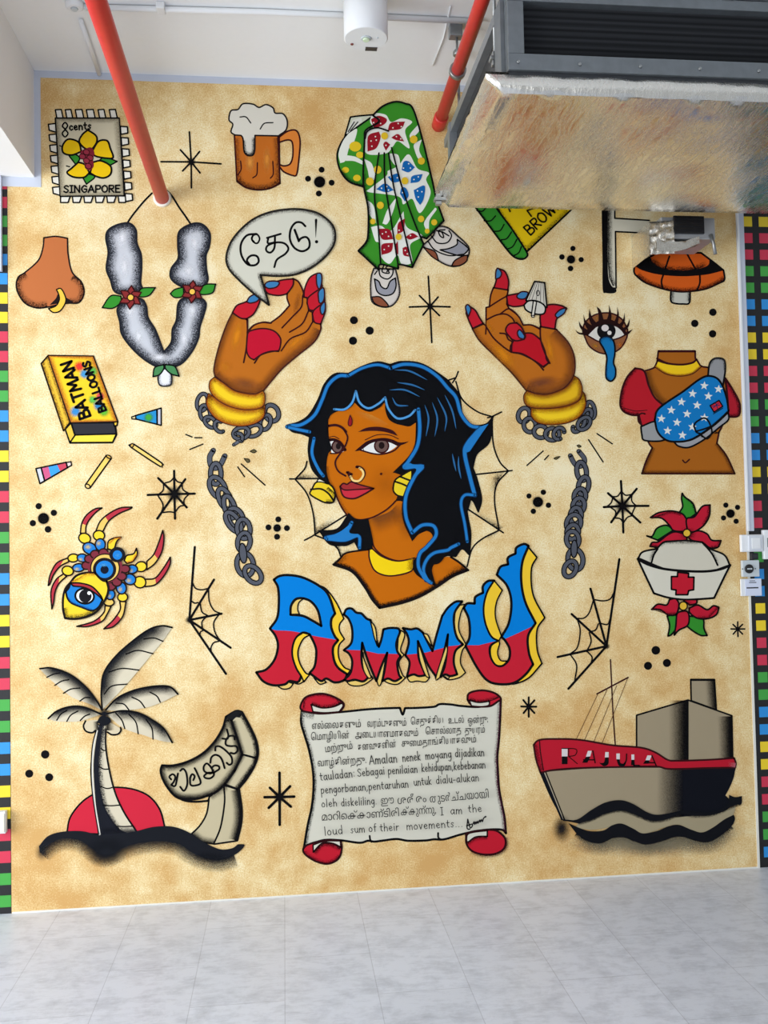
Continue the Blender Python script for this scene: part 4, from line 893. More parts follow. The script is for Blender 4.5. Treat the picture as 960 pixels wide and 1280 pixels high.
m.p('necklace').f("330,165! 400,185 490,192 560,180 590,158! 618,205! 560,250 480,265 390,252 312,205!", (238, 196, 30), 1.7, OX); m.sh("312,205 390,252 480,265 560,250 618,205", 3, (190, 120, 20), side=-1, a=.8, soft=True)
m.p('sleeve').f("180,215! 240,235 270,330 310,410 365,460! 340,500 310,580 225,602! 205,530! 150,525 100,500 80,450 95,350 130,270", (178, 28, 40), 1.9, OX)
m.sh("205,530 150,525 100,500 80,450 95,350 130,270 180,215", 5, (60, 8, 16), side=1, a=.9); m.l("200,530 225,515 245,520", 1.6, OX).l("105,480 180,500 260,495", .9, OX)
m.p('sleeve').f("780,280! 820,340 870,430 880,490 865,535 800,540! 795,400", (170, 30, 44), 1.8, OX); m.sh("780,282 820,340 870,430 880,490 865,535 800,540", 5, (60, 8, 16), side=1, a=.9)
m.p('strap').f("665,270! 675,190 700,155 740,148 775,165 780,230 765,330!", (146, 146, 148), 1.8); m.sh("670,200 700,155 740,148 775,165 780,230", 3, (60, 60, 60), side=1, a=.8)
m.p('strap').f("218,605! 300,572 330,590 380,692! 330,702 240,695 225,660", (150, 150, 150), 1.7)
m.p('bag_base').f("440,708! 560,690 700,600 800,510! 800,560 740,610 640,690 540,742 470,735", (152, 152, 156), 1.7); m.l("710,650 730,645 745,630|715,640 735,650", 1.1)
m.p('bag').f("310,560! 325,500 380,450 500,370 600,295 660,268 720,280 760,330 790,420 802,500! 740,560 640,640 540,695 440,705 380,690 330,640", (20, 118, 186), 2.0)
import cmath
def star5(cx, cy, r, rot=0):
    return '/'+' '.join("%g,%g" % (cx+(r if k % 2 == 0 else r*.42)*math.sin(R(rot+36*k)), cy-(r if k % 2 == 0 else r*.42)*math.cos(R(rot+36*k))) for k in range(10))
for x, y in ((640, 332), (735, 355), (562, 385), (667, 402), (488, 440), (592, 462), (420, 495), (525, 520), (354, 552), (458, 577), (640, 545), (395, 632), (560, 607), (494, 662)): m.f(star5(x, y, 30, 5), (220, 222, 218))
m.l("/800,500 610,650", .1)
m.sub('patch').f("/678,465 738,430 762,470 704,508", (200, 40, 56), 1.3); m.l("/690,470 742,462|/715,445 728,485|/700,480 735,446", 1.0, (20, 40, 90)); m.l("/700,520 762,482", 1.0)
m.up().sub('buckle').l("570,600 585,575 635,548 668,570 690,640 660,685 630,670 605,650 585,640 570,600", 1.6).l("590,635 640,620 680,605", 1.6).l("/610,650 625,672", 1.4)
# --- nurse cap with flowers
m = Mural('painted_nurse_cap', 'painted white nurse cap with a red cross between two red flowers', 'nurse cap', (780, 600, 5.12))
PR = (186, 28, 50); PO = (60, 8, 16)
m.p('leaf').f("372,85! 390,110 440,150 462,215! 400,250 355,205! 375,170 368,120", GRN, 1.7); m.sh("/372,85 440,150 462,215", 3, side=1, a=.6)
m.p('leaf').f("145,358! 180,360 210,310 270,290 318,320! 270,350 215,385!", GRN, 1.7)
m.p('flower')
for q in ("405,330! 320,325 290,290 240,245 168,240! 220,210 300,198 370,215 400,250!", "405,330! 400,250 450,235 500,170 550,160! 545,230 510,290 450,330", "405,350! 330,332 280,350 220,395 180,400 165,425! 230,430 320,400 400,385!", "405,350! 470,325 530,345 560,385 620,388! 600,430 550,435 500,400 430,385"):
    m.f(q, PR, 1.7)
m.sh("/168,240 300,198 370,215", 4, PO, side=1, a=.8); m.sh("/550,160 545,230 510,290", 4, PO, side=1, a=.8); m.sh("/165,425 230,430 320,400", 4, PO, side=-1, a=.8); m.sh("/620,388 600,430 550,435", 4, PO, side=1, a=.8)
m.g(405, 345, 60, 50, PO, 0, .8); m.e(401, 340, 25, 25, 0, (222, 180, 60), 1.2)
m.p('crown').f("90,500! 120,460 210,440! 250,400 300,392 400,388 500,398! 550,440 640,480 676,545! 520,590 300,580", (206, 200, 182), 1.8)
m.sh("/230,415 260,395 500,395 530,420", 4, side=1, a=.6); m.l("215,440 190,480 175,528", 1.8).l("500,400 560,470 598,545", 1.8); m.sh("215,440 190,480 175,528", 5, side=1, a=.8, fade=.3); m.sh("540,440 570,490 598,545", 4, side=-1, a=.8, fade=.3)
m.p('brim').f("86,505! 150,540 250,568 380,582 520,585 620,570 678,545! 640,620 575,755! 480,762 380,765 280,752 190,725! 140,620", (212, 207, 190), 2.0)
m.l("86,505 150,540 250,568 380,582 520,585 620,570 678,545", 2.4)
m.p('red_cross', 'red cross').f("/342,590 412,598 410,622 446,622 444,702 412,708 406,734 330,734 332,704 302,700 302,618 340,618", (190, 30, 48), 1.7)
m.p('leaf').f("275,870! 330,865 335,940 300,990 280,998! 290,930", GRN, 1.7); m.p('leaf').f("412,870! 500,885 510,950 530,995! 480,990 400,930", GRN, 1.7)
m.p('flower')
for q in ("290,765! 330,760 350,800 330,860 280,862 230,830 175,828! 215,795 270,800", "335,860! 350,845 400,840 415,880 405,930 350,960 320,992! 330,930", "415,820! 470,800 530,830 570,805 605,815! 590,860 540,885 470,885 420,850", "420,800! 380,770 400,765 465,765! 460,790"): m.f(q, PR, 1.7)
m.sh("/175,828 280,862 330,860", 4, PO, side=-1, a=.8); m.sh("/605,815 540,885 470,885", 4, PO, side=1, a=.8); m.g(385, 805, 55, 50, PO, 0, .8); m.e(377, 806, 26, 27, 0, (222, 180, 60), 1.2)
# --- ship
X = (650, 810, 3.3103)
m = Mural('painted_ship', 'painted steamship with a red rail band lettered in black and white, sailing left', 'ship', X)
SG = (158, 144, 118)
m.p('mast').l("/374,48 384,260 394,402", 1.3, OX).l("/318,190 447,122", 1.5, OX)
m.p('rigging').l("/232,378 322,190|/266,382 360,172|/305,388 400,155|/340,392 445,125", .7, (90, 60, 30))
m.p('funnel').f("/706,130 804,130 812,256 708,218", SG, 1.6); m.sh("/804,130 812,256", 12, side=1, a=1, soft=True); m.l("/706,132 804,132", 2)
m.p('cabin').f("/482,278 694,215 876,280 880,470 482,470", SG, 1.6)
m.sh("/694,217 694,470", 24, side=1, a=1, soft=True, core=.15); m.sh("/876,282 880,470", 18, side=1, a=1, soft=True, core=.15); m.l("/694,215 694,470", 1.5)
m.p('hull')
HQ = "82,510! 300,495 590,492 700,500 890,492! 870,560 845,610! 880,645! 800,702 700,705 560,712 300,720 180,712! 130,620"
m.f(HQ, SG, 1.6)
m.f("676,500! 890,492! 885,530 870,570 848,612! 878,645! 790,704 676,706!", (16, 18, 26))
m.sh("/678,500 678,560 678,700", 34, (16, 18, 26), side=1, a=1, soft=True, pw=1.0)
m.l("/105,510 185,712", 1.2); m.f("/82,510 96,508 180,712 170,712", (16, 18, 26)); m.l("/98,510 178,708", .7, (170, 160, 140))
m.p('rail_band').f("56,400! 80,380 150,376 250,380 380,402 500,412 560,432 610,462 650,466 780,462 885,455! 892,475 890,494! 780,496 620,500 560,490 400,492 250,496 140,504 84,516! 66,460", (182, 28, 46), 1.8, OX)
m.l("80,382 84,430 96,505", 1.2, OX); m.sh("/58,400 70,460 86,512", 6, (90, 10, 24), side=-1, a=.6); m.sh("/892,475 890,494", 10, (210, 120, 130), side=1, a=.6, soft=True)
m.sub('lettering')
for q in ("/172,415 196,415 196,480 172,480", "/280,425 296,425 290,448 272,450", "/352,430 366,430 366,452 350,452", "/398,436 412,436 412,460 398,460", "/460,440 472,440 472,462 460,462", "/526,444 544,444 536,464 518,464"): m.f(q, (214, 206, 206))
for q in ("/172,448 196,448 196,480 172,480", "/272,450 256,474 278,474 290,448", "352,452! 366,452! 364,480 345,488 326,474! 345,474", "398,460! 412,460! 415,475 430,478 440,470! 430,488 408,486", "/460,462 472,462 474,484 458,484", "/518,464 536,464 530,478 508,478"): m.f(q, INK)
m.l("172,415! 230,418 228,442 200,448!|/200,448 236,478|/200,416 200,445", 1.1).l("/300,425 310,474|/262,462 304,462", 1.2).l("440,438 438,465 428,480", 1.2).l("/470,486 492,486", 1.6).l("/544,444 562,486|/520,474 555,474", 1.2)
m.up()
# --- waves under the ship
m = Mural('painted_waves', 'two black sprayed waves with grey haze under the painted ship', 'waves', (660, 980, 3.4286), base=60)
m.p('haze'); m.g(520, 250, 400, 70, (150, 140, 116), 0, .85, core=.2); m.g(142, 190, 46, 66, (24, 24, 28), 0, .95, core=.15); m.g(780, 200, 160, 60, (150, 140, 116), 0, .6)
m.p('crest')
WA = "150,155! 210,150 270,110 330,78 395,68 450,85 510,120 560,130 660,112! 780,120 850,90 860,45! 885,55 915,50! 912,85 880,90 800,125 720,135 650,125 590,150 530,156 470,135 400,112 330,125 270,150 215,168!"
m.f("215,165! 270,150 330,122 400,108 470,132 530,155 590,148 700,135 800,128 890,92! 870,140 800,180 745,205 700,195 640,172 580,185 500,210 450,195 400,168 340,185 270,195 200,185!", (160, 148, 120))
m.f(WA, (18, 19, 24)); m.sh("215,166 270,150 330,124 400,111 470,134 530,155 590,149 650,125 720,134 800,125 880,90 912,82", 3.5, (18, 19, 24), side=1, a=1)
m.p('crest')
WB = "170,165! 215,185 260,200 320,198 360,175 400,168 450,190 490,210 550,200 600,180 645,174 700,195 745,206 790,185 840,150 880,130! 885,150 870,180 820,220 770,245 720,240 660,222 620,225 560,245 500,255 450,240 410,225 360,228 310,250 250,240 205,210!"
m.f(WB, (18, 19, 24)); m.sh("205,210 250,240 310,250 360,228 410,225 450,240 500,255 560,245 620,225 660,222 720,240 770,245 820,220 870,180", 5, (18, 19, 24), side=1, a=1)
m.sh("205,212 250,244 310,254 360,232 410,229 450,244 500,259 560,249 620,229 660,226 720,244 770,249 820,224 875,180", 16, (120, 112, 92), side=1, a=.7, soft=True, fade=.1)
# --- palm tree, red sun and dark ground
X = (40, 770, 4)
m = Mural('painted_sun', 'red painted half sun setting behind the palm trunk', 'sun', X)
m.p('disc').f("175,1085! 190,1010 240,940 300,895 380,862 440,857 520,870 590,905 640,970 665,1060! 600,1075 400,1090", (198, 40, 60), 1.7)
m = Mural('painted_ground', 'black sprayed wavy ground line under the palm and the curved sign', 'ground', X, base=30)
m.p('ground')
GQ = "35,1150! 80,1100 150,1078 250,1075 340,1095 430,1090 520,1075 600,1055 680,1050 740,1062 800,1090 870,1135 940,1165 1000,1160 1030,1140! 1062,1142 1050,1165 1010,1195 940,1218 870,1210 800,1180 740,1140 660,1125 560,1130 470,1150 400,1185 340,1190 300,1160 240,1120 160,1110 100,1130 60,1160 40,1185!"
m.f(GQ, (24, 26, 32))
m.sh("40,1180 60,1160 100,1130 160,1108 240,1118 300,1158 350,1188 400,1183 470,1148 560,1128 660,1123 740,1138 800,1178 870,1208 940,1216 1010,1193", 17, (24, 26, 32), side=1, a=.95, pw=1.0)
m.g(370, 1180, 110, 80, (24, 26, 32), -15, .95); m.g(50, 1180, 40, 50, (40, 42, 44), 0, .7); m.g(900, 1205, 90, 28, (24, 26, 32), 5, .8)
m = Mural('painted_palm_tree', 'grey shaded painted palm tree with two coconuts in front of the red sun', 'palm tree', X, base=10)
PG = (206, 196, 172)
m.p('trunk').f("330,545! 372,545! 368,640 385,760 415,880 460,980 525,1080! 420,1100 335,1095! 315,960 300,850 296,750 308,640", PG, 1.7)
m.f("335,548! 352,548! 340,640 332,760 344,880 376,980 440,1065 500,1090! 345,1097! 325,990 312,850 308,740 318,640", (24, 26, 34))
m.sh("352,548 340,640 332,760 342,880 370,980 430,1075", 7, (24, 26, 34), side=-1, a=.95); m.sh("/345,1092 520,1080", 9, (24, 26, 34), side=-1, a=.9, soft=True)
m.l("330,550 308,640 300,750 304,860 318,970 338,1090", 2.0, (214, 210, 200)).l("328,550 304,640 296,750 300,860 314,970 334,1090", 1.2)
for q in ("345,662 360,672 366,672", "335,752 360,765 382,765", "342,850 375,862 405,856", "355,945 395,948 438,945", "425,1050 460,1052 500,1050"): m.l(q, 1.2)
m.p('coconut').f("300,520! 265,530 260,560 285,582 310,580 330,560 330,520!", (204, 190, 160)); m.sh("/330,525 335,570", 7, side=1, a=1, soft=True); m.l("268,525 258,550 270,575 300,583 318,572", 1.7)
m.p('coconut').f("375,520! 440,560! 442,585 415,595 385,588 372,560", (204, 190, 160)); m.sh("/372,522 374,572", 10, side=-1, a=1, soft=True); m.l("378,580 400,593 430,590 445,572 443,558", 1.7)
def frond(q, ridge, side, w, ribs):
    m.p('frond').f(q, PG, 0); m.sh(ridge, w, (22, 24, 30), side=side, a=1, soft=True, core=.12, fade=.2); m.l(ridge, 1.7)
    for r in ribs: m.l(r, 1.3)
frond("350,470! 345,350 360,280 420,200 510,120 590,65 650,50 700,58! 650,130 600,190 530,275 470,345 400,420", "352,470 347,380 360,285 420,200 510,120 590,65 650,49 700,57", 1, 20, ("560,115 610,110 655,126", "470,190 530,172 605,188", "385,280 450,262 535,270", "362,390 400,350 475,340"))
frond("40,265! 110,262 200,300 280,365 330,430 350,470! 290,440 200,405 130,350 80,305", "40,263 100,260 190,292 270,355 325,425 350,470", 1, 15, ("75,306 110,290 140,285", "115,346 150,325 185,318", "158,386 195,365 240,360", "240,425 265,408 290,408"))
frond("82,512! 120,480 190,455 260,455 350,490! 290,510 240,525 180,528 120,525", "82,512 125,475 190,453 260,455 350,492", 1, 11, ("125,520 145,490 175,472", "175,526 195,495 230,475", "242,522 265,500 290,490"))
frond("370,470! 430,410 520,370 620,350 690,355 730,390! 650,430 580,455 500,468 430,472", "370,468 430,408 520,368 620,350 690,354 730,390", 1, 12, ("420,435 460,440 485,468", "500,405 540,425 565,458", "590,380 625,400 642,430"))
frond("375,490! 450,475 530,485 600,520 660,565 702,632! 640,622 560,595 480,570 430,540", "375,488 450,473 530,483 600,518 660,563 702,632", 1, 13, ("420,485 450,520 465,562", "485,490 520,530 532,588", "570,515 600,560 606,615"))
m.p('crown_heart').g(362, 488, 36, 34, (18, 20, 26), core=.3); m.f("325,530! 345,500 385,505 395,528 362,548", (20, 22, 28))
# --- curved sign
X = (180, 870, 6)
m = Mural('painted_curved_sign', 'grey painted curved sign board with Malayalam lettering on a bent post, right of the palm', 'sign', X, base=10)
ST = (190, 178, 146)
m.p('post').f("490,755! 600,670! 715,700! 735,850 730,960 700,1085! 530,1110! 430,1090 355,1035! 420,970 470,880", ST, 1.7)
m.sh("715,700 735,850 730,960 700,1085", 12, side=1, a=1, soft=True, core=.2); m.sh("/360,1035 430,1090 530,1110", 8, side=-1, a=.8, soft=True); m.l("600,680 604,800 575,980 525,1105", 1.7); m.sh("/490,740 610,665", 9, side=1, a=.8, soft=True)
m.p('board').f("135,520! 220,520 330,490 440,430 530,340 590,240 615,155! 690,112 735,120! 790,220 840,330 855,430 830,520 770,620 705,700! 605,665! 540,720 470,750 400,770 310,775 240,755 180,690 140,620 125,560", ST, 2.2)
FR = "135,520! 220,520 330,490 440,430 530,340 590,240 620,165 655,185! 690,280 735,435! 680,560 605,660! 540,720 470,750 400,768 310,768 240,750 180,690 140,620 125,560"
m.sh(FR, 8, a=.95, soft=True, core=.1)
m.f("615,160! 690,112 740,122! 720,160 690,160 660,190!", (24, 24, 26)); m.sh("/735,125 790,220 840,330 855,430 830,520 705,698", 6, side=1, a=1, core=.2); m.sh("/660,190 735,435", 6, side=-1, a=.9, soft=True); m.sh("/735,440 605,665", 6, side=-1, a=.9, soft=True)
m.l("/655,180 737,437", 2.4).l("/737,437 840,465", 2.0).l("/737,437 680,560 605,662", 2.4).l("/605,662 705,700", 2.2)
m.l("250,760 310,785 390,792 480,785", 2).l("/480,785 495,745", 1.6)
m.p('lettering')
for q in ("205,625 190,605 215,585 235,605 225,640 205,665", "205,665 235,672 255,580", "272,680 300,710 325,660 318,580 295,545 272,560", "345,615 350,665 385,670 425,650 400,580 380,540", "345,615 360,585 380,600 370,630", "520,575 480,575 450,600 465,615 500,615 525,585 500,530 470,505 448,530 455,565 500,580 520,555", "520,575 545,560 565,545 560,525 530,520 510,540 525,580", "498,500 505,460 535,440 570,455 590,490 605,540", "535,408 538,380 570,378 615,410 655,455 660,500 640,515 620,500", "588,318 625,320 632,290 622,250", "680,325 675,300 640,300 615,330 615,365 650,375 690,375 702,405 680,430 650,425"):
    m.l(q, 1.9)
# --- scroll
X = (370, 860, 5.5643)
m = Mural('painted_scroll', 'painted white scroll with four red curled ends carrying nine lines of handwriting', 'scroll', X)
SC = (206, 203, 188)
m.p('sheet')
SQ_ = "40,150! 140,175 300,168 480,150 600,142 722,138! 742,185 758,140! 850,138 960,130 1000,112 1080,115 1150,125 1280,130 1380,95 1424,75! 1420,200 1412,350 1400,480 1405,600 1412,700 1430,800 1450,900 1460,1010! 1430,985 1330,985 1230,1000 1140,1020 1030,1052 960,1052 900,1060 780,1062 700,1050 610,1060 545,1068 500,1062 440,1076 300,1058 180,1060 55,1110! 80,960 110,820 122,680 115,560 90,430 60,330 35,240"
m.f(SQ_, SC, 2.2)
m.sh("40,160 35,240 60,330 90,430 115,560 122,680 110,820 80,960 58,1100", 5, side=-1, a=.9); m.sh("1424,90 1420,200 1412,350 1400,480 1405,600 1412,700 1430,800 1450,900 1460,1000", 5, (70, 20, 40), side=1, a=.8)
m.sh("/40,160 130,178", 9, (120, 118, 110), side=1, a=.8); m.sh("/1440,990 1330,985", 8, (120, 118, 110), side=-1, a=.7, fade=.2)
m.l("512,1028 516,1055 525,1070", 1.8).l("988,1008 990,1040 1010,1055", 1.8)
RD = (186, 28, 46); RK = (40, 10, 14)
m.p('curled_end').f("45,160! 30,130 60,70 120,45 190,40 260,60 320,95 332,125 305,168! 180,178 110,172", RD, 2.0, RK); m.f("105,115! 180,138 260,130 320,105! 328,125 300,165! 200,172 118,165!", SC, 1.5, RK); m.sh("105,115 180,138 260,130 320,100", 5, (30, 6, 10), side=-1, a=.9); m.sh("45,150 60,70 120,45 190,40 260,60 320,95", 4, (60, 6, 16), side=1, a=.8)
m.p('curled_end').f("1192,80! 1200,40 1250,20 1320,18 1390,40 1424,75 1400,95 1350,125 1260,130! 1212,110", RD, 2.0, RK); m.f("1204,85! 1270,100 1345,92! 1340,120 1290,130 1220,125!", SC, 1.5, RK); m.sh("1204,85 1270,100 1345,92 1410,70", 5, (30, 6, 10), side=-1, a=.9)
m.p('curled_end').f("50,1118! 80,1090 180,1062 310,1060! 318,1110 305,1170 270,1205 210,1222 140,1205 80,1170 52,1140", RD, 2.0, RK); m.f("118,1090! 200,1064 308,1062! 312,1105! 250,1078 180,1080 120,1140!", SC, 1.5, RK); m.sh("120,1140 180,1082 250,1080 312,1108", 6, (30, 6, 10), side=1, a=.9); m.sh("52,1140 80,1170 140,1205 210,1222 270,1205 305,1170", 5, (60, 6, 16), side=-1, a=.8)
m.p('curled_end').f("1182,1010! 1240,995 1340,985 1400,995 1450,1040 1456,1090 1430,1130 1370,1155 1290,1155 1220,1130 1185,1080", RD, 2.0, RK); m.f("1185,1068! 1190,1020 1230,1002 1330,990! 1330,1030! 1250,1035 1200,1068", SC, 1.6, RK); m.sh("1190,1080 1210,1058 1260,1034 1330,1030", 5, (30, 6, 10), side=1, a=.8); m.sh("1220,1130 1290,1155 1370,1155 1430,1130 1456,1090 1450,1040", 5, (60, 6, 16), side=1, a=.8)
# the handwriting: three and a half lines of Tamil, then Malay, Malayalam and English
m.p('handwriting')
A = (380, 880, 8); B = (490, 880, 7.3846); C_ = (380, 960, 8); D = (490, 960, 7.3846)
tk = (26, 24, 26)
import re
def visual(t):                 # left-standing vowel signs are written before their consonant
    t = re.sub('([\u0b95-\u0bb9])\u0bca', '\u0bc6\\1\u0bbe', t)
    t = re.sub('([\u0b95-\u0bb9])\u0bcb', '\u0bc7\\1\u0bbe', t)
    return re.sub('([\u0b95-\u0bb9])([\u0bc6-\u0bc8])', '\\2\\1', t)
def tam(t, x1, y1, x2, y2, X, s=56): typeset(m, visual(t), x1, y1, x2, y2, s*1.75, tk, X)
tam("எல்லைகளும்", 80, 250, 568, 230, A); tam("வரம்புகளும்", 632, 228, 1021, 216, A); tam("செதுக்கிய", 175, 190, 470, 174, B, 50); tam("உடல்", 520, 180, 662, 172, B, 50); tam("ஒன்று;", 700, 180, 885, 165, B, 50)
tam("மொழியின்", 72, 362, 452, 342, A); tam("அடையாளமாகவும்", 512, 338, 1140, 318, A); tam("சொல்லாத", 310, 280, 636, 268, B, 50); tam("துயரம்", 672, 272, 856, 262, B, 50)
tam("மற்றும்", 216, 482, 486, 446, A); tam("கனவுகளின்", 538, 462, 920, 430, A); tam("சுமைதாங்கியாகவும்", 90, 392, 775, 352, B, 50)
tam("வாழ்கின்றது.", 138, 622, 622, 588, A)
def hand(t, x1, y1, x2, y2, X, h=48, wd=.95): lettering(m, t, x1, y1, x2, y2, h, wd, tk, X=X)
hand("Amalan", 655, 604, 930, 582, A, 56); hand("nenek", 98, 532, 262, 516, B, 48); hand("moyang", 308, 512, 548, 492, B, 46); hand("dijadikan", 580, 488, 848, 478, B, 46)
hand("tauladan:", 160, 124, 510, 84, C_, 50); hand("Sebagai", 535, 82, 805, 58, C_, 48); hand("penilaian", -37, 645, 232, 628, B, 44); hand("kehidupan,kebebanan", 272, 622, 856, 586, B, 44)
hand("pengorbanan,pentaruhan", 170, 250, 1040, 186, C_, 48); hand("untuk", 200, 158, 360, 144, D, 44); hand("dialu-alukan", 402, 140, 795, 112, D, 44)
hand("oleh", 175, 384, 328, 372, C_, 46); hand("diskeliling.", 370, 374, 725, 350, C_, 46)
hand("loud", 205, 664, 385, 646, C_, 50); hand("sum", 465, 640, 605, 630, C_, 46); hand("of", 645, 628, 720, 622, C_, 48); hand("their", 755, 622, 945, 610, C_, 46)
hand("I", 445, 424, 468, 422, D, 44); hand("am", 532, 416, 640, 412, D, 44); hand("the", 695, 400, 820, 392, D, 42); hand("movements...", 130, 560, 645, 528, D, 44)
# Malayalam
tam("ഈ", 765, 350, 895, 340, C_, 60); tam("ശരീരം", 48, 322, 312, 300, D, 58); tam("തുടർച്ചയായി", 345, 308, 885, 262, D, 58)
tam("മാറിെക്കാണ്ടിരി", 178, 512, 945, 468, C_, 60); tam("ക്കുന്നു,", 78, 424, 400, 406, D, 56)
m.crop(*X)
m.p('signature'); m.crop(*D); m.l("690,460 685,545 710,550|690,460 715,540 735,505 680,520|740,500 750,480 752,510 765,480 768,505 780,475 785,500 800,465 805,490 815,460 825,485 835,450 850,440", 1.2, tk).l("/850,438 856,436", 1.6, tk)
# --- spider
X = (40, 610, 4.8)
m = Mural('painted_spider', 'painted yellow, red and blue spider with eyes on its body and head', 'spider', X)
SY = (234, 200, 50); SB = (30, 120, 196); SR = (176, 50, 62); YB = (222, 186, 96)
def leg(tip, tipc, knee, hip):
    m.p('leg').f(tip, YB, 1.6); m.sh(tipc, 6.5, SR, side=None, closed=False) if False else None
    return m
def claw(base1, base2, tipx, tipy, c1, c2):
    q = "%s! %s %d,%d! %s %s!" % (base1, c1, tipx, tipy, c2, base2)
    m.p('leg').f(q, YB, 1.6, (30, 18, 14))
LEGS = [ # outline of the claw, red outer half, joints (cx, cy, rx, ry, rot, colour)
 ("290,270! 300,210 330,160 380,125 420,120! 385,145 345,190 325,230 322,275!", "303,215! 330,160 380,125 420,120! 385,145 345,190 330,225!", ((316, 302, 36, 30, 20, SY), (346, 362, 42, 34, 25, SB))),
 ("385,255! 410,200 460,155 530,120 600,115! 590,125 520,155 460,200 425,262!", "440,172! 480,142 530,120 600,115! 590,125 520,155 458,200!", ((402, 285, 34, 30, 5, SY), (410, 340, 30, 36, 0, SB))),
 ("215,420! 150,450 110,520 98,585! 108,575 130,520 170,470 222,442!", "190,432! 150,450 110,520 98,585! 108,575 130,520 165,475!", ((248, 420, 32, 24, -5, SY), (303, 420, 32, 24, 10, SB))),
 ("190,515! 145,550 115,620 120,725! 130,690 140,620 165,570 208,530!", "165,535! 145,550 115,620 120,725! 130,690 140,620 160,575!", ((215, 497, 34, 28, 15, SY), (280, 478, 36, 24, -5, SB))),
 ("690,440! 730,400 760,330 785,255! 792,300 780,380 740,450 690,490!", "735,400! 760,330 785,255! 792,300 780,380 755,425!", ((655, 472, 34, 30, -10, SY), (600, 487, 34, 26, 0, SB))),
 ("680,548! 740,540 790,480 830,415! 828,460 790,530 740,580 680,592!", "740,545! 790,480 830,415! 828,460 790,530 745,575!", ((648, 565, 36, 34, 15, SY), (588, 548, 36, 32, 20, SB))),
 ("440,705! 430,750 370,800 270,830! 340,830 420,800 450,760 475,710!", "410,770! 370,800 270,830! 340,830 415,803!", ((462, 685, 32, 22, 5, YB), (472, 640, 26, 30, 10, SB))),
 ("528,680! 530,730 490,790 432,845! 490,830 545,770 565,682!", "510,760! 490,790 432,845! 490,830 535,785!", ((545, 655, 30, 26, 0, SY), (537, 600, 30, 36, -10, SB))),
]
for q, rq, js in LEGS:
    m.p('leg').f(q, YB, 0); m.f(rq, SR, 0); m.f(q, None, 1.5, (30, 18, 14))
    for cx, cy, rx, ry, ro, c in js:
        m.e(cx, cy, rx, ry, ro, c, 1.5, (30, 18, 14))
        if c == SB: m.g(cx+(18 if cx > 450 else -10)*(1 if cy < 480 else -.4), cy-8 if cy < 420 else cy+8, rx*.6, ry*.6, (226, 200, 120), 0, .6)
m.p('pincer').f("455,365! 460,320 495,300 535,295! 510,320 500,350 490,375!", SY, 1.5, (30, 18, 14)); m.sh("/460,330 495,300 535,295", 3, (200, 110, 30), side=1, a=.7, soft=True)
m.p('pincer').f("555,435! 570,405 610,395 628,362! 632,400 605,440 570,452!", SY, 1.5, (30, 18, 14)); m.sh("/570,450 605,440 632,400", 3, (200, 110, 30), side=-1, a=.7, soft=True)
m.p('thorax')
for cx, cy in ((328, 465), (345, 425), (380, 398), (430, 388), (475, 590), (510, 565), (540, 530), (560, 485)): m.e(cx, cy, 28, 24, 0, (120, 44, 56), 1.4, (30, 18, 14))
m.e(440, 480, 106, 92, -25, (120, 44, 56), 0); m.e(440, 480, 86, 84, 0, YB, 1.2, (30, 18, 14)); m.e(437, 488, 70, 70, 0, (24, 20, 24)); m.e(437, 488, 52, 52, 0, SB); m.e(437, 490, 25, 25, 0, (16, 20, 36)); m.g(432, 462, 24, 14, (90, 170, 220), 0, .6)
m.p('head').e(513, 400, 48, 46, 0, (24, 22, 28)); m.e(514, 402, 28, 28, 0, SB); m.g(514, 404, 16, 14, (80, 170, 230), 0, .6)
m.p('abdomen')
AB = "230,570! 270,525 330,508 380,510! 420,550 450,560! 460,610 440,670 390,740 320,775 250,785 200,780! 188,720 190,650 205,600"
m.f(AB, SY, 2.2, (24, 18, 16)); m.sh("188,720 200,780 250,785 320,775 390,740", 7, (24, 18, 16), side=-1, a=.9); m.sh("/240,560 330,510 380,512", 5, (180, 110, 20), side=1, a=.6)
m.f("205,620! 235,575 300,575 370,610 425,670! 400,715 360,735 300,715 240,690 215,660", SB, 1.8)
m.f("232,570! 290,570 360,590 410,640 425,668! 380,630 320,598 250,588!", (160, 46, 52), 1.5)
m.l("232,570 222,600 205,620", 2); m.e(318, 648, 56, 45, 8, (228, 228, 226), 2.0); m.e(322, 648, 38, 40, 0, (24, 22, 26)); m.e(345, 630, 11, 11, 0, (240, 240, 240)); m.sh("215,660 240,690 300,715 360,735", 3, (10, 50, 110), side=-1, a=.6, soft=True)
# --- round webs and corner webs
def web(label, X, c, spokes, arcs, r, gr='round spider webs'):
    m = Mural('painted_spider_web', label, 'spider web', X, gr)
    for x, y in spokes: m.p('spoke').l('/%g,%g %g,%g' % (c[0], c[1], x, y), 2.2)
    for q in arcs: m.p('thread').l(q, 1.4)
    if r: m.p('heart').g(c[0], c[1], r, core=.3)
    return m
web('round black web above the left corner web, under the yellow straws', (180, 570, 4.4138), (168, 210), ((166, 82), (228, 128), (280, 208), (236, 284), (171, 346), (73, 346), (20, 215), (78, 122)),
    ("118,148 145,140 166,118", "166,118 185,142 210,148", "210,148 215,185 250,208", "250,208 222,240 222,272", "222,272 195,280 171,312", "171,312 140,308 105,312", "92,322 105,270 75,215", "75,215 105,190 108,150"), 52)
web('round black web right of the right hanging chain', (690, 580, 4.4138), (388, 232), ((380, 94), (467, 137), (532, 231), (487, 323), (393, 378), (326, 322), (285, 238), (308, 161)),
    ("332,180 360,178 382,150", "382,150 405,172 440,168", "440,168 440,205 465,232", "460,232 445,265 440,285", "440,285 415,295 393,325", "393,325 375,302 345,298", "345,298 350,262 320,238", "300,236 325,215 335,185"), 50)
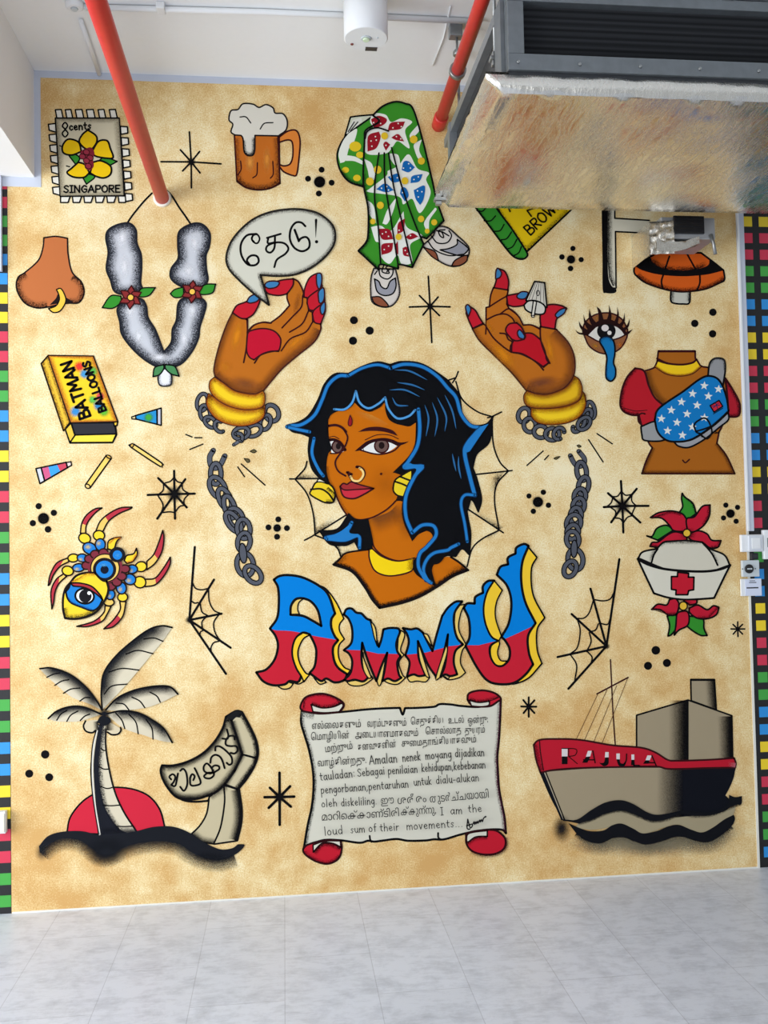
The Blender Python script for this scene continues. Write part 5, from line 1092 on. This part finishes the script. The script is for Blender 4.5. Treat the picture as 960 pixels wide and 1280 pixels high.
web('black corner web with a straight left side, above the palm fronds', (180, 570, 4.4138), (250, 905), ((280, 502), (386, 682), (428, 870), (478, 1058), (452, 1202)),
    ("268,700 285,730 320,738 356,730", "356,735 360,800 385,850 420,868", "415,872 385,920 395,980 430,1030", "412,1022 385,1030 370,1055 370,1078", "262,800 280,812 298,808", "310,815 320,860 350,880", "345,885 320,915 322,950", "328,962 312,970 308,990"), 26, 'corner webs')
web('black corner web with a straight right side, left of the nurse cap', (690, 580, 4.4138), (300, 1005), ((371, 525), (212, 688), (108, 828), (30, 1065), (90, 1240)),
    ("342,708 320,745 280,755 230,748", "228,752 205,820 175,850 138,852", "140,858 155,920 140,1010 100,1048", "100,1050 135,1110 125,1195", "320,855 305,885 262,878", "255,882 240,915 210,925", "205,930 215,980 190,1035", "195,1035 220,1065 215,1100"), 22, 'corner webs')
# ================================================================ solid things in the room
M_redpipe = simple('red_gloss_pipe_paint', (196, 44, 38), 0.42, bump=0.05, scale=30, vary=0.12)
M_galv = simple('galvanised_steel', (150, 154, 158), 0.42, 0.75, bump=0.06, scale=25, vary=0.2)
M_frame = simple('dull_galvanised_steel', (112, 117, 121), 0.42, 0.55, bump=0.05, scale=25, vary=0.25)
M_dark = simple('dark_steel', (52, 54, 58), 0.5, 0.3, vary=0.2, scale=10)
M_wplas = simple('white_plastic', (232, 234, 236), 0.45)
M_gplas = simple('pale_grey_plastic', (196, 204, 208), 0.45)
M_bplas = simple('black_plastic', (22, 22, 26), 0.4)
M_zinc = simple('zinc_rod', (150, 152, 152), 0.4, 0.8)
def foil_mat():
    m, nt, b = new_mat('crinkled_aluminium_foil', 0.3, 0.92)
    b.inputs['Base Color'].default_value = (*lin((226, 222, 214)), 1)
    tc = N(nt, 'ShaderNodeTexCoord'); mp = N(nt, 'ShaderNodeMapping'); mp.inputs['Rotation'].default_value = (0, 0, 1.05); mp.inputs['Scale'].default_value = (26, 5, 12)
    nt.links.new(tc.outputs['Object'], mp.inputs[0])
    n1 = N(nt, 'ShaderNodeTexNoise', i_Scale=1.6, i_Detail=5.0, i_Roughness=0.6, i_Distortion=0.6); nt.links.new(mp.outputs[0], n1.inputs['Vector'])
    rg = N(nt, 'ShaderNodeMath', operation='SUBTRACT', i_1=0.5); nt.links.new(n1.outputs['Fac'], rg.inputs[0])
    ab = N(nt, 'ShaderNodeMath', operation='ABSOLUTE'); nt.links.new(rg.outputs[0], ab.inputs[0])
    bp = N(nt, 'ShaderNodeBump', i_Strength=0.22, i_Distance=0.012); nt.links.new(ab.outputs[0], bp.inputs['Height']); nt.links.new(bp.outputs[0], b.inputs['Normal'])
    mr = N(nt, 'ShaderNodeMapRange', i_1=0.0, i_2=0.12, i_3=0.30, i_4=0.14); nt.links.new(ab.outputs[0], mr.inputs[0]); nt.links.new(mr.outputs[0], b.inputs['Roughness'])
    return m
M_foil = foil_mat()
def filter_mat():
    m, nt, b = new_mat('dark_pleated_filter', 0.7)
    tc = N(nt, 'ShaderNodeTexCoord'); sp = N(nt, 'ShaderNodeSeparateXYZ'); nt.links.new(tc.outputs['Object'], sp.inputs[0])
    k = N(nt, 'ShaderNodeMath', operation='MULTIPLY', i_1=320.0); nt.links.new(sp.outputs[2], k.inputs[0])
    s_ = N(nt, 'ShaderNodeMath', operation='SINE'); nt.links.new(k.outputs[0], s_.inputs[0])
    rp = ramp(nt, [(0.0, lin((28, 29, 33))), (1.0, lin((58, 60, 64)))])
    mr = N(nt, 'ShaderNodeMapRange', i_1=-1.0, i_2=1.0); nt.links.new(s_.outputs[0], mr.inputs[0]); nt.links.new(mr.outputs[0], rp.inputs[0]); nt.links.new(rp.outputs[0], b.inputs['Base Color'])
    return m
def part(name, bm, mats, root, label=None):
    """a part whose mesh was laid out in world space, hung under its thing"""
    bmesh.ops.translate(bm, verts=bm.verts, vec=-root.location)
    return mesh_obj(name, bm, mats, root, label=label)

# --- fire pipes
def pipe(label, A, B, r, clamp=None):
    d = (B-A); root = empty('sprinkler_pipe', A, label, 'pipe')
    bm = bmesh.new(); tube(bm, [A+Vector((0, -0.001, 0)), B], r, 24); part('pipe_run', bm, M_redpipe, root)
    bm = bmesh.new(); tube(bm, [A+Vector((0, -0.0005, 0)), A+d.normalized()*0.012], [r*1.35, r*1.12], 24); part('wall_collar', bm, simple('patched_plaster', (232, 226, 214), 0.8, bump=0.4), root, 'white plaster collar')
    return root
A = at(203, 248, 0); B1 = at(120, 0, -1.48); pipe('long red sprinkler pipe running out of the wall above the garland', A, A+(B1-A)*1.75, 0.029)
A2 = at(548, 157, 0); B2 = at(603, 0, -0.93); d2 = (B2-A2)
root = empty('sprinkler_pipe', A2, 'red sprinkler pipe with a round end beside the foil wrapped unit', 'pipe')
bm = bmesh.new(); tube(bm, [A2+Vector((0, -0.001, 0)), A2+d2*2.0], 0.0255, 24); part('pipe_run', bm, M_redpipe, root)
bm = bmesh.new(); tube(bm, [A2+Vector((0, -0.0006, 0)), A2+d2*0.05, A2+d2*0.09, A2+d2*0.10], [0.030, 0.0315, 0.0315, 0.027], 24); part('end_fitting', bm, M_redpipe, root)
tclamp = 0.5; Pc = A2+d2*tclamp; dn = d2.normalized()
bm = bmesh.new(); tube(bm, [Pc-dn*0.012, Pc+dn*0.012], 0.033, 20); part('clamp', bm, M_zinc, root, 'zinc ring clamp')
root = empty('hanger_rod', Vector((Pc.x, Pc.y, CEIL)), 'thin zinc hanger rod holding the short red pipe under the ceiling', 'rod')
bm = bmesh.new(); tube(bm, [Vector((Pc.x, Pc.y, CEIL-0.03)), Vector((Pc.x, Pc.y, Pc.z+0.033))], 0.005, 8); part('rod', bm, M_zinc, root)
bm = bmesh.new(); box(bm, (Pc.x-0.03, Pc.y-0.02, CEIL-0.05), (Pc.x+0.02, Pc.y+0.02, CEIL-0.0005), 0.003); part('bracket', bm, M_galv, root)

# --- fan coil unit wrapped in foil
YF = -0.35
Pf = at(556, 259, YF); ZU = Pf.z; Pn = atz(637, 117, ZU); YN = Pn.y; XL_U = (Pf.x+Pn.x)/2
XR_U = at(948, 272, YF).x
ZL = at(625, 93, YN).z
root = empty('fan_coil_unit', Vector(((XL_U+XR_U)/2, (YF+YN)/2, ZU)), 'ceiling hung air conditioning unit with a crinkled silver foil underside and dark filter', 'air conditioner')
# foil wrapped tray: grid with soft sags so that it glints unevenly
bm = bmesh.new()
rnd = random.Random(4)
nx, ny = 34, 26
x0, x1 = XL_U, XR_U+0.25
from mathutils import noise
def sag(x, y):
    e = min((x-x0)/0.12, (x1-x)/0.12, (YF-y)/0.10, (y-YN)/0.10, 1.0); e = max(0.0, e)
    return -0.016*e*(0.5+noise.noise(Vector((x*3.1, y*3.1, 2.0)))) + 0.006*e*noise.noise(Vector((x*9, y*4, 5.0)))
def skin(fx, nu, nv):
    g = [[bm.verts.new(fx(u/nu, v/nv)) for v in range(nv+1)] for u in range(nu+1)]
    for u in range(nu):
        for v in range(nv):
            f = bm.faces.new((g[u][v], g[u+1][v], g[u+1][v+1], g[u][v+1])); f.smooth = True
skin(lambda u, v: Vector((x0+(x1-x0)*u, YN+(YF-YN)*v, ZU+sag(x0+(x1-x0)*u, YN+(YF-YN)*v))), nx, ny)
bul = lambda t, n: 0.012*math.sin(math.pi*t)+0.006*noise.noise(Vector((n*7, t*5, 1)))
skin(lambda u, v: Vector((x0+(x1-x0)*u, YN-bul(v, u*3), ZU+(ZL-ZU)*v)), nx, 4)
skin(lambda u, v: Vector((x0-0.055*v-bul(v, u*3)*math.sin(math.pi*u), YN+(YF-YN)*u-bul(v, 0)*(1-u)**8, ZU+(ZL-ZU)*v)), ny, 4)
skin(lambda u, v: Vector((x0-0.055*v*(1-u), YN-bul(v, 0), ZU+(ZL-ZU)*v)), 3, 4)
skin(lambda u, v: Vector((x0+(x1-x0)*u, YF, ZU+(ZL-ZU)*v)), nx, 2)
skin(lambda u, v: Vector((x1, YN+(YF-YN)*u, ZU+(ZL-ZU)*v)), 2, 2)
skin(lambda u, v: Vector((x0-0.055+(x1-x0+0.055)*u, YN+(YF-YN)*v, ZL+0.008*(1-u))), 3, 3)
bmesh.ops.remove_doubles(bm, verts=bm.verts, dist=0.0005)
part('foil_tray', bm, M_foil, root, 'crinkled silver foil underside')
# casing above the tray
ZT = at(557, 164, YF).z; xc = at(559, 200, YF).x
bm = bmesh.new(); box(bm, (xc+0.03, YN+0.10, ZL+0.005), (x1-0.01, YF-0.01, ZT)); part('casing', bm, M_dark, root, 'dark steel casing')
bm = bmesh.new(); box(bm, (xc, YF-0.06, ZL), (xc+0.03, YF-0.02, ZT+0.01)); box(bm, (xc+0.005, YN+0.10, ZT-0.03), (xc+0.03, -0.265, ZT+0.004)); part('side_rail', bm, M_galv, root, 'galvanised side rail')
# intake frame facing the room
zf0 = at(640, 89, YN).z; zf1 = at(850, 11, YN).z+0.026; xf = at(634, 60, YN).x; t = 0.05
bm = bmesh.new()
box(bm, (xf, YN-0.012, zf0), (x1, YN+0.03, zf0+t), 0.002); box(bm, (xf, YN-0.012, zf1-t*0.6), (x1, YN+0.03, zf1), 0.002); box(bm, (xf, YN-0.0115, zf0+t), (xf+t, YN+0.03, zf1-t*0.6), 0.002)
box(bm, (x1-t, YN-0.0115, zf0+t), (x1, YN+0.03, zf1-t*0.6), 0.002)
box(bm, (xf-0.012, YN+0.03, zf0), (x1, YN+0.11, zf0+0.012)); box(bm, (xf-0.012, YN+0.03, zf1-0.012), (x1, YN+0.11, zf1)); box(bm, (xf-0.012, YN+0.03, zf0+0.012), (xf, YN+0.11, zf1-0.012))
part('intake_frame', bm, M_frame, root, 'galvanised intake frame')
bm = bmesh.new(); box(bm, (xf+0.004, YN-0.0, zf0-0.03), (x1, YN+0.09, zf0-0.0005)); part('drain_lip', bm, M_dark, root)
for k in range(7):
    bm = bmesh.new(); c = Vector((xf+0.03+k*0.19, YN-0.012, zf0+t*0.45)); tube(bm, [c, c+Vector((0, -0.005, 0))], [0.006, 0.004], 10); part('rivet', bm, M_zinc, root)
bm = bmesh.new()
z = zf0+t-0.005; nrow = 24; h = (zf1-t*0.6-z+0.01)/nrow
for k in range(nrow):                      # pleats of the filter
    a = z+k*h
    vs = [bm.verts.new(q) for q in ((xf+t-0.005, YN+0.024, a), (x1-t+0.005, YN+0.024, a), (x1-t+0.005, YN+0.014, a+h/2), (xf+t-0.005, YN+0.014, a+h/2), (x1-t+0.005, YN+0.024, a+h), (xf+t-0.005, YN+0.024, a+h))]
    bm.faces.new((vs[0], vs[1], vs[2], vs[3])); bm.faces.new((vs[3], vs[2], vs[4], vs[5]))
part('filter', bm, filter_mat(), root, 'dark pleated intake filter')
# a metal strip above the opening
bm = bmesh.new(); tube(bm, [Vector((xf+0.02, YN-0.01, zf1+0.02)), Vector((x1, YN-0.01, zf1+0.02))], 0.016, 12); box(bm, (xf+0.02, YN+0.03, zf1), (x1, YN+0.05, zf1+0.16)); part('top_rail', bm, M_galv, root)
def lug(px, py, y):
    P = at(px, py, y); bm = bmesh.new(); box(bm, (P.x-0.018, P.y-0.015, P.z-0.012), (P.x+0.05, P.y+0.015, P.z), 0.002); box(bm, (P.x-0.012, P.y-0.011, P.z-0.028), (P.x+0.012, P.y+0.011, P.z-0.012), 0.003); box(bm, (P.x-0.011, P.y-0.011, P.z), (P.x+0.011, P.y+0.011, P.z+0.016), 0.003); part('hanging_lug', bm, M_zinc, root); return P
L1 = lug(575, 181, -0.28); L2 = lug(619, 72, YN+0.14); L3 = lug(548, 248, YF-0.02)
for P in (L1, L2):
    bm = bmesh.new(); tube(bm, [Vector((P.x, P.y, CEIL-0.0005)), Vector((P.x, P.y, P.z+0.017))], 0.006, 10); part('hanging_rod', bm, M_zinc, root)
    bm = bmesh.new(); tube(bm, [Vector((P.x, P.y, CEIL-0.02)), Vector((P.x, P.y, CEIL-0.0008))], 0.02, 6); part('anchor_nut', bm, M_zinc, root)
# --- small foil wrapped outlet box against the wall
x0o, x1o = at(812, 300, -0.2).x, at(893, 300, -0.2).x; zo = at(850, 316, -0.2).z; zg0, zg1 = at(860, 292, -0.22).z, at(860, 270, -0.22).z
root = empty('air_outlet', Vector(((x0o+x1o)/2, -0.002, zo)), 'small foil wrapped outlet box with a black slotted mouth against the wall, above the mushroom', 'vent')
bm = bmesh.new(); box(bm, (x0o+0.05, -0.21, zg0-0.02), (x1o, -0.002, ZU+0.03), 0.004); part('housing', bm, simple('pale_steel', (176, 178, 182), 0.4, 0.5), root)
bm = bmesh.new()
def wrap(u, v):
    x = x0o+(0.10)*u+0.006*noise.noise(Vector((u*5, v*6, 3))); return Vector((x, -0.222+0.02*(1-u)+0.008*noise.noise(Vector((u*6, v*7, 9))), zo-0.01+(ZU-zo+0.02)*v))
skin(wrap, 10, 14)
skin(lambda u, v: Vector((x0o+0.02*u*0, -0.2+0.198*u, zo-0.01+(ZU-zo+0.02)*v)), 3, 6)
skin(lambda u, v: Vector((x0o+0.01+(x1o-x0o-0.08)*u, -0.225+0.18*v+0.01*noise.noise(Vector((u*6, v*6, 4))), zo+0.028*v-0.018*(1-v)*math.sin(math.pi*u)+0.035*u+0.008*noise.noise(Vector((u*9, v*3, 7))))), 12, 8)
skin(lambda u, v: Vector((x0o+0.02+(x1o-x0o-0.10)*u, -0.226+0.006*noise.noise(Vector((u*8, v*8, 2))), zo+0.035*u-0.018*math.sin(math.pi*u)+(0.05-0.02*u)*v)), 12, 4)
part('foil_wrap', bm, M_foil, root, 'crumpled silver foil')
xg0, xg1 = at(842, 280, -0.22).x, at(880, 280, -0.22).x
bm = bmesh.new(); box(bm, (xg0, -0.224, zg0), (xg1, -0.212, zg1), 0.002); part('mouth', bm, M_bplas, root)
for k in range(4):
    z = zg0+(zg1-zg0)*(k+0.7)/4.6; bm = bmesh.new(); box(bm, (xg0+0.006, -0.229, z), (xg1-0.006, -0.2235, z+0.004)); part('louvre', bm, M_bplas, root)
c0 = at(888, 293, -0.215); c1 = at(894, 318, -0.215)
bm = bmesh.new(); tube(bm, [c0, c0*0.5+c1*0.5+Vector((0.004, 0, 0)), c1], [0.009, 0.007, 0.008], 10); part('hanging_clip', bm, M_zinc, root)

# --- emergency light on the ceiling
Pl = at(457.5, 49, -0.65); rl = 28*3.32/1150
root = empty('emergency_light', Vector((Pl.x, Pl.y, CEIL)), 'white cylindrical emergency light hanging from the ceiling', 'ceiling light')
bm = bmesh.new(); tube(bm, [Vector((Pl.x, Pl.y, CEIL-0.0005)), Vector((Pl.x, Pl.y, Pl.z+0.004)), Vector((Pl.x, Pl.y, Pl.z))], [rl, rl, rl-0.004], 48); part('body', bm, M_wplas, root)
def disc(c, r, m, nm, h=0.003):
    bm = bmesh.new(); tube(bm, [c, c-Vector((0, 0, h))], [r, r*0.85], 20); part(nm, bm, m, root)
disc(Vector((Pl.x, Pl.y-0.005, Pl.z)), 0.021, M_gplas, 'lens_ring'); disc(Vector((Pl.x, Pl.y-0.005, Pl.z-0.003)), 0.013, simple('green_white_lens', (214, 232, 200), 0.2), 'lens', 0.006)
q = atz(440, 55, Pl.z); disc(q, 0.006, simple('red_indicator', (120, 40, 40), 0.3), 'indicator'); q = atz(472, 47, Pl.z); disc(q, 0.003, M_gplas, 'screw')
q = atz(464, 61, Pl.z); bm = bmesh.new(); box(bm, (q.x-0.022, q.y-0.012, q.z-0.002), (q.x+0.022, q.y+0.012, q.z)); part('switch_label', bm, simple('dark_label', (60, 50, 48), 0.5), root)
# --- ceiling conduit and detector
def conduit(label, pts, r, name='conduit'):
    root = empty(name, pts[0], label, 'conduit'); bm = bmesh.new(); tube(bm, pts, r, 12); part('run', bm, M_wplas, root); return root
zc = CEIL-0.012
root = conduit('thin white conduit fixed along the ceiling parallel to the mural wall', [atz(105, 9, zc), atz(330, 15, zc), atz(600, 27, zc)], 0.011)
q = atz(201, 10, zc); bm = bmesh.new(); box(bm, (q.x-0.016, q.y-0.025, q.z-0.014), (q.x+0.016, q.y+0.025, CEIL-0.0005), 0.004); part('saddle', bm, M_wplas, root)
conduit('short white conduit on the ceiling behind the long red pipe', [atz(101, 26, zc), atz(124, 92.5, zc)+Vector((0, -0.0, 0))], 0.009)
q = atz(93, 9, CEIL-0.02); root = empty('ceiling_detector', Vector((q.x, q.y, CEIL)), 'round white detector base on the ceiling left of the long red pipe', 'detector')
bm = bmesh.new(); tube(bm, [Vector((q.x, q.y, CEIL-0.0006)), Vector((q.x, q.y, CEIL-0.02)), Vector((q.x, q.y, CEIL-0.026))], [0.032, 0.032, 0.024], 24); part('base', bm, M_wplas, root)
bm = bmesh.new(); tube(bm, [Vector((q.x, q.y, CEIL-0.026)), Vector((q.x, q.y, CEIL-0.032))], [0.014, 0.01], 16); part('cap', bm, M_gplas, root)
a, b = atz(541, 82, CEIL-0.004), atz(563, 8, CEIL-0.004)
conduit('thin white cable on the ceiling beside the short red pipe', [a, a*0.5+b*0.5+Vector((0.01, 0, 0)), b], 0.003, 'cable')

# --- trunking and devices on the right
def slab(name, x0, y0, x1, y1, d, m, root, bev=0.003, back=0.0):
    a = at(x0, y1, 0); b = at(x1, y0, 0); bm = bmesh.new(); box(bm, (a.x, -d, a.z), (b.x, -back, b.z), bev); return part(name, bm, m, root) if root else bm
root = empty('cable_trunking', at(930, 664, 0), 'white vertical cable trunking at the right edge of the mural above the switches', 'trunking')
a = at(931, 664, 0); zt_ = CEIL-0.02
bm = bmesh.new(); box(bm, (at(926.5, 500, 0).x, -0.018, a.z), (at(935, 500, 0).x, -0.0035, zt_), 0.002); part('channel', bm, M_strip, root)
bm = bmesh.new(); box(bm, (at(926.0, 500, 0).x, -0.022, a.z), (at(928.6, 500, 0).x, -0.018, zt_), 0.001); part('cover_edge', bm, M_wplas, root)
def device(name, label, cat, base):
    return empty(name, at(base[0], base[1], 0), label, cat)
root = device('wall_switch', 'white square switch plate just under the trunking', 'switch', (937, 690)); slab('back_box', 924, 668, 951, 690, 0.022, M_wplas, root, back=0.0035); slab('plate', 932, 669, 949, 689, 0.030, simple('pale_lilac_plastic', (214, 218, 226), 0.4), root, back=0.022); slab('rocker', 935.5, 672, 946, 686, 0.033, M_wplas, root, 0.002, 0.030)
root = device('thermostat', 'white thermostat with a green grey screen at the right edge of the photo', 'thermostat', (963, 698)); slab('case', 952, 662, 980, 699, 0.026, M_wplas, root, back=0.002); slab('screen', 955.5, 672, 974, 684, 0.028, simple('grey_green_screen', (92, 112, 108), 0.3), root, 0.001, 0.0255)
slab('button', 956, 691, 960, 693, 0.0285, M_gplas, root, 0.0005, 0.0258); slab('button', 964, 691, 968, 693, 0.0285, M_gplas, root, 0.0005, 0.0258)
root = device('sensor', 'small black square sensor between the switch plate and the exit button', 'sensor', (941, 699)); slab('case', 937, 691.2, 945, 699.3, 0.02, M_bplas, root, 0.002, 0.003); slab('face', 938.6, 693, 943.4, 697.5, 0.0215, M_dark, root, 0.0005, 0.0198)
root = device('exit_button', 'grey plate with a round black push button right of the nurse cap', 'button', (935, 721)); slab('plate', 925.5, 700, 946, 721, 0.022, M_gplas, root, back=0.0035)
c = at(936, 711, -0.022); bm = bmesh.new(); tube(bm, [c, c+Vector((0, -0.006, 0)), c+Vector((0, -0.008, 0))], [0.020, 0.020, 0.017], 28); part('push_button', bm, M_bplas, root)
for k in (-1, 0, 1):
    c2 = c+Vector((k*0.008, -0.0085, 0)); bm = bmesh.new(); box(bm, (c2.x-0.003, c2.y-0.0006, c2.z-0.003), (c2.x+0.003, c2.y+0.0006, c2.z+0.003)); part('legend', bm, M_gplas, root)
for k in (-1, 1):
    c2 = c+Vector((k*0.030, 0.0, 0)); bm = bmesh.new(); tube(bm, [c2, c2+Vector((0, -0.002, 0))], 0.0025, 10); part('screw', bm, M_bplas, root)
root = device('notice_plate', 'small white notice with dark lines of print under the exit button', 'sign', (937, 745)); slab('plate', 925, 723, 950, 745, 0.012, M_wplas, root, 0.001, 0.0035); slab('sheet', 930, 723.6, 949.5, 744.4, 0.0135, simple('pale_blue_paper', (212, 218, 236), 0.6), root, 0.0003, 0.012)
for (x0_, y0_, x1_, y1_) in ((935, 725.4, 942, 726.4), (934.5, 727.4, 943.5, 728.6), (931.5, 733.6, 946, 735.6)): slab('print_line', x0_, y0_, x1_, y1_, 0.0139, M_dark, root, 0, 0.0134)
root = device('wall_socket', 'white socket box low on the checkered wall at the left edge', 'socket', (3, 1040)); slab('box', -5, 1012, 9.5, 1040, 0.03, M_wplas, root, back=0.0015); slab('faceplate', -3.5, 1014, 8.5, 1038, 0.034, simple('warm_white_plastic', (226, 222, 206), 0.45), root, 0.002, 0.03)

for m in ALL_MOTIFS: m.build()
